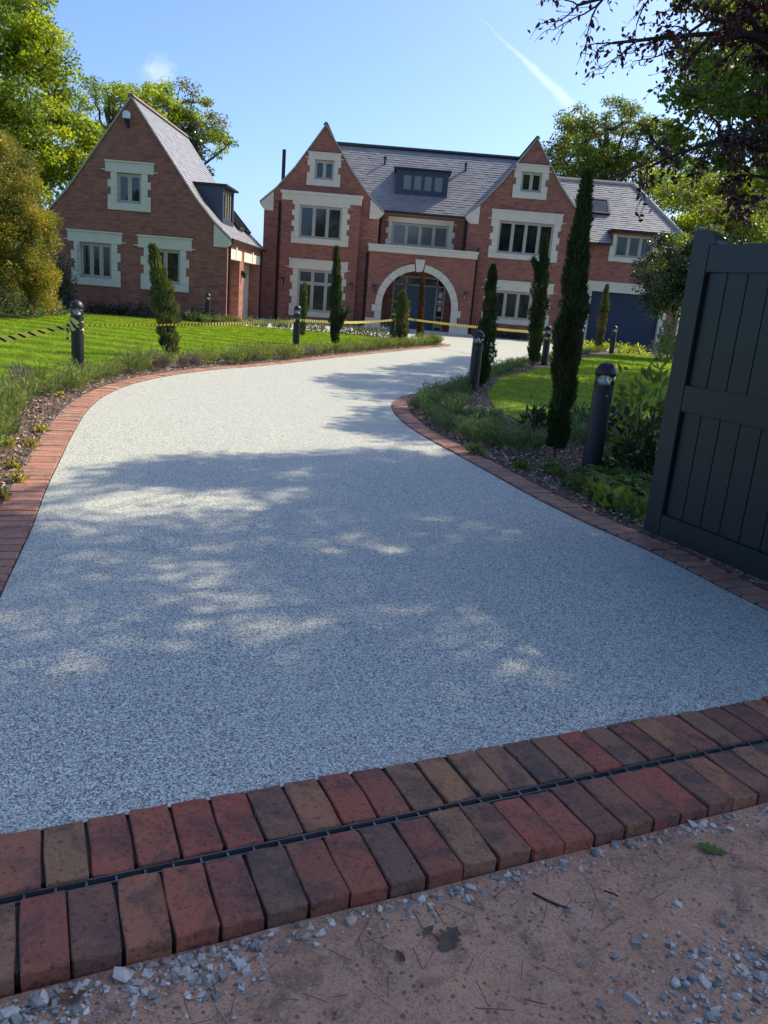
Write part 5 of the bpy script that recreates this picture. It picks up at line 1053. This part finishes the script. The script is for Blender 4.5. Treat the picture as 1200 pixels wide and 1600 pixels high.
for (px, py, lb) in ((1000, 742, 'glossy dark laurel bush right of the nearest bollard'), (960, 690, 'glossy dark laurel bush behind the nearest bollard'), (1030, 700, 'glossy dark laurel bush half behind the gate edge'), (905, 672, 'small glossy dark bush between the largest cypress and the nearest bollard'), (835, 672, 'small glossy dark bush left of the largest cypress')):
    g_ = gnd(px, py); put_bush('laurel_bush', lb, g_, LA[0] if px > 990 else LA[1] if px > 920 else bushy('foliage', px, 260, .2, .3, .08, 'lf_dark', .42), 'shrub', 'glossy dark bushes in the right bed')
# upright shrub at the gate edge and ferns at its foot
put_bush('leafy_shrub', 'upright leafy shrub beside the edge of the open gate', (2.45, 7.6), bushy('foliage', 140, 420, .32, 1.25, .12, 'lf_fern', .35, .1), 'shrub')
put_bush('leafy_shrub', 'broad leafy shrub hidden mostly behind the gate', (3.2, 6.6), bushy('foliage', 141, 900, .6, 1.0, .12, 'lf_dark', .4, .1), 'shrub')
def fern(label, p, seed, n_f=9, L=.42):
    rg = np.random.default_rng(seed); qs = []
    for k_ in range(n_f):
        a = 6.28 * k_ / n_f + rg.uniform(-.3, .3); m = 22; t = np.linspace(.08, 1, m); l_ = L * rg.uniform(.75, 1.15); x = l_ * t * .85; z_ = l_ * (.75 * t - .62 * t * t); P = np.stack([x * math.cos(a), x * math.sin(a), z_], 1)
        for s_ in (-1, 1):
            side = np.array([-math.sin(a), math.cos(a), 0]) * s_ + np.array([math.cos(a), math.sin(a), -.1]) * .5; qs.append(leaf_quads(P, np.tile(side, (m, 1)) + rg.normal(0, .12, (m, 3)), .11 * np.sin(np.clip(t * 2.6, 0, math.pi)) * (1 - .45 * t) + .02, .030, rg))
        qs.append(leaf_quads(P[:-1], np.diff(P, axis=0), np.linalg.norm(np.diff(P, axis=0), axis=1) * 1.05, .006, rg))
    o = new_obj('fern', np_mesh('fern', np.concatenate(qs), 4), M['lf_fern']); o.location = (p[0], p[1], .015); tag(o, label, 'fern', 'ferns beside the gate')
fern('green fern at the foot of the nearest bollard', gnd(955, 758), 1); fern('green fern between the nearest bollard and the gate edge', gnd(985, 772), 2); fern('small fern by the lower corner of the open gate', gnd(968, 790), 3, 7, .3)
for i, (px, py) in enumerate(((940, 785), (955, 795), (975, 805), (925, 775), (990, 812))): put_bush('bergenia_plant', 'broad leaved low plant along the pavers beside the gate', gnd(px, py), bushy('foliage', 160 + i, 46, .11, .13, .10, 'lf_fern', .6), 'plant', 'broad leaved plants beside the gate')
# plants round the left lawn
put_bush('grey_green_shrub', 'rounded grey green shrub at the left edge of the lawn under the conifer', atY(2, 500, 22.5), bushy('foliage', 170, 2600, .85, 1.1, .07, 'lf_pale', .4), z=0)
put_bush('dark_evergreen_shrub', 'dark evergreen shrub against the wall at the left corner of the outbuilding', atY(99, 500, 28.6), bushy('foliage', 171, 2200, .42, 2.0, .11, 'lf_dark', .35, -.3), z=0)
put_bush('variegated_shrub', 'pale variegated shrub beside the green bin', atY(80, 500, 26.0), bushy('foliage', 172, 700, .5, .55, .13, 'lf_pale', .35), z=0)
put_bush('dark_leafy_shrub', 'dark leafy shrub left of the green bin', atY(38, 505, 24.6), bushy('foliage', 173, 900, .5, .6, .11, 'lf_dark', .4), z=0)
for i, px in enumerate((150, 175, 195, 225, 300, 318)): put_bush('dark_leafy_shrub', 'low dark shrub at the foot of the outbuilding gable wall', (atY(px, 500, 29.3)[0], 29.35), bushy('foliage', 180 + i, 420, .42, R.uniform(.3, .7), .10, 'lf_dark', .4), 'shrub', 'low shrubs under the gable wall', z=0)
for i, px in enumerate((300, 322, 345, 362, 378, 395, 412, 432, 448)): plant('lavender', R.choice(LV), atY(px, 505, 28.9), 1.35, 'lavender at the back of the left lawn', 'lavender', 'lavender at the back of the left lawn')
for i, px in enumerate((487, 502, 540, 556, 570, 585, 600)): put_bush('pale_young_shrub', 'small pale shrub behind the left lawn before the porch', atY(px, 515, 28.9), bushy('foliage', 200 + i, 160, .22, .42, .09, 'lf_pale', .45, .6), 'shrub', 'young shrubs at the back of the left lawn')
for i, px in enumerate((895, 912, 925, 948, 968, 985, 1000)): put_bush('yellow_green_shrub', 'small yellow green shrub beyond the right lawn', (atY(px, 545, 32.3)[0], 32.3 + .2 * (i % 2)), bushy('foliage', 215 + i, 220, .3, .38, .09, 'lf_maple', .45, .4), 'shrub', 'shrubs at the far edge of the right lawn')
put_bush('pale_tipped_shrub', 'upright pale tipped shrub under the round tree by the garage', atY(1048, 540, 28), bushy('foliage', 230, 1100, .48, 1.75, .13, 'lf_pale', .3, .5), z=0)
put_bush('dark_leafy_shrub', 'dark low shrub at the right end of the garage door', atY(1035, 540, 34.4), bushy('foliage', 231, 700, .7, .5, .10, 'lf_dark', .4), z=0)
for i, px in enumerate((755, 775, 800, 812)): put_bush('dark_leafy_shrub', 'low dark shrub under the right gable window', (atY(px, 520, 37.6)[0], 37.55), bushy('foliage', 240 + i, 350, .45, .4, .10, 'lf_dark', .4), 'shrub', 'low shrubs under the right gable', z=0)
# green bin
bn = root('green_bin', (*atY(50, 500, 24.6)[:2], 0), world=False); tag(bn, 'green plastic bin among the shrubs left of the outbuilding', 'bin')
m_ = MB(); m_.v = [(x * s_, y * s_, z_) for z_, s_ in ((0, .82), (.98, 1.)) for y in (-.28, .28) for x in (-.25, .25)]; m_.f = [tuple(q) for q in BOXF]; m_.build('body', M['binm'], bn)
MB().prism([(-.3, .98), (.32, .98), (.32, 1.02), (0, 1.09), (-.3, 1.05)], (), 'X', -.27, .27).build('lid', M['binm'], bn)
for s_ in (-1, 1): MB().tube([(s_ * .24, .27, .1), (s_ * .19, .27, .1)], .1, 12).build('wheel', M['dark'], bn)

# ------------------------------------------------------------------ grass and bark chips (too many to count)
def blades(name, label, poly, n, seed, near):
    rg = np.random.default_rng(seed); P = np.array(poly); lo_, hi = P.min(0), P.max(0); lo_ = np.maximum(lo_, near[0]); hi = np.minimum(hi, near[1]); Q = []
    tot = 0
    while tot < n:
        q = rg.uniform(lo_, hi, (n, 2)); q = q[inside(q, poly)]; w_ = np.clip((11. / np.maximum(q[:, 1], 4)) ** 1.3, .18, 1); q = q[rg.random(len(q)) < w_]; Q.append(q); tot += len(q)
    q = np.concatenate(Q)[:n]; far = np.clip(q[:, 1] / 11, .8, 2.6); h = rg.uniform(.022, .05, n) * (.8 + .2 * far); wd = .0042 * far * rg.uniform(.7, 1.3, n); a = rg.uniform(0, 6.28, n)
    stripe = np.sign(np.sin((q[:, 1] * .94 + q[:, 0] * .34) * 2 * math.pi / 1.1)); ln_ = np.stack([.45 * stripe, .75 * stripe], 1) * .6 + rg.normal(0, .28, (n, 2))
    b_ = np.stack([q[:, 0], q[:, 1], np.full(n, .021)], 1); sx = np.stack([np.cos(a) * wd, np.sin(a) * wd, np.zeros(n)], 1); tip = b_ + np.stack([ln_[:, 0] * h, ln_[:, 1] * h, h], 1)
    v = np.stack([b_ - sx, b_ + sx, tip], 1); tag(new_obj(name, np_mesh(name, v, 3), M['grass']), label, 'grass', kind='stuff')
blades('grass', 'short bright mown grass of the left lawn', llawn, 330000, 1, ((-13, 4), (2, 30)))
blades('grass', 'short mown grass of the right lawn dappled with shade', rlawn, 170000, 2, ((1, 9), (14, 34)))
def chips(name, label, polys, excl, n, seed, near):
    rg = np.random.default_rng(seed); q = rg.uniform(near[0], near[1], (n * 6, 2)); m = inside(q, polys); 
    for e in excl: m &= ~inside(q, e)
    q = q[m]; q = q[rg.random(len(q)) < np.clip((7. / np.maximum(q[:, 1], 3)) ** 1.2, .05, 1)][:n]; n = len(q); L = rg.uniform(.018, .05, n); d = rg.normal(size=(n, 3)); d[:, 2] = rg.normal(0, .35, n); p = np.stack([q[:, 0], q[:, 1], rg.uniform(.014, .034, n)], 1)
    tag(new_obj(name, np_mesh(name, leaf_quads(p, d, L, L * .55, rg, fold=.12), 4), M['chip']), label, 'mulch', kind='stuff')
chips('bark_chips', 'bark chips and dry leaf litter covering the left bed', lbed, [llawn], 26000, 4, ((-6.5, 3), (1.6, 27)))
chips('bark_chips', 'bark chips and dry leaf litter covering the right bed', rbed, [rlawn], 26000, 5, ((-.5, 4), (4.5, 20)))

# ------------------------------------------------------------------ look-alikes get their place in the row
def ordinal(k): return str(k) + ('th' if 10 <= k % 100 <= 20 else {1: 'st', 2: 'nd', 3: 'rd'}.get(k % 10, 'th'))
seen = {}
for o in list(C.objects):
    if o.parent is None and o.get('label') and o.get('group') and o.get('category'): seen.setdefault((o['label'], o['group']), []).append(o)
for (lb, gr), obs in seen.items():
    if len(obs) < 2 or 'behind the camera' in lb: continue
    def sx(o):
        q = np.array(o.location) - np.array([0, 0, CAM_H]); return (q @ A_R) / max(.05, q @ A_F)
    for k, o in enumerate(sorted(obs, key=sx)): o['label'] = '%s, %s from the left' % (lb, ordinal(k + 1))
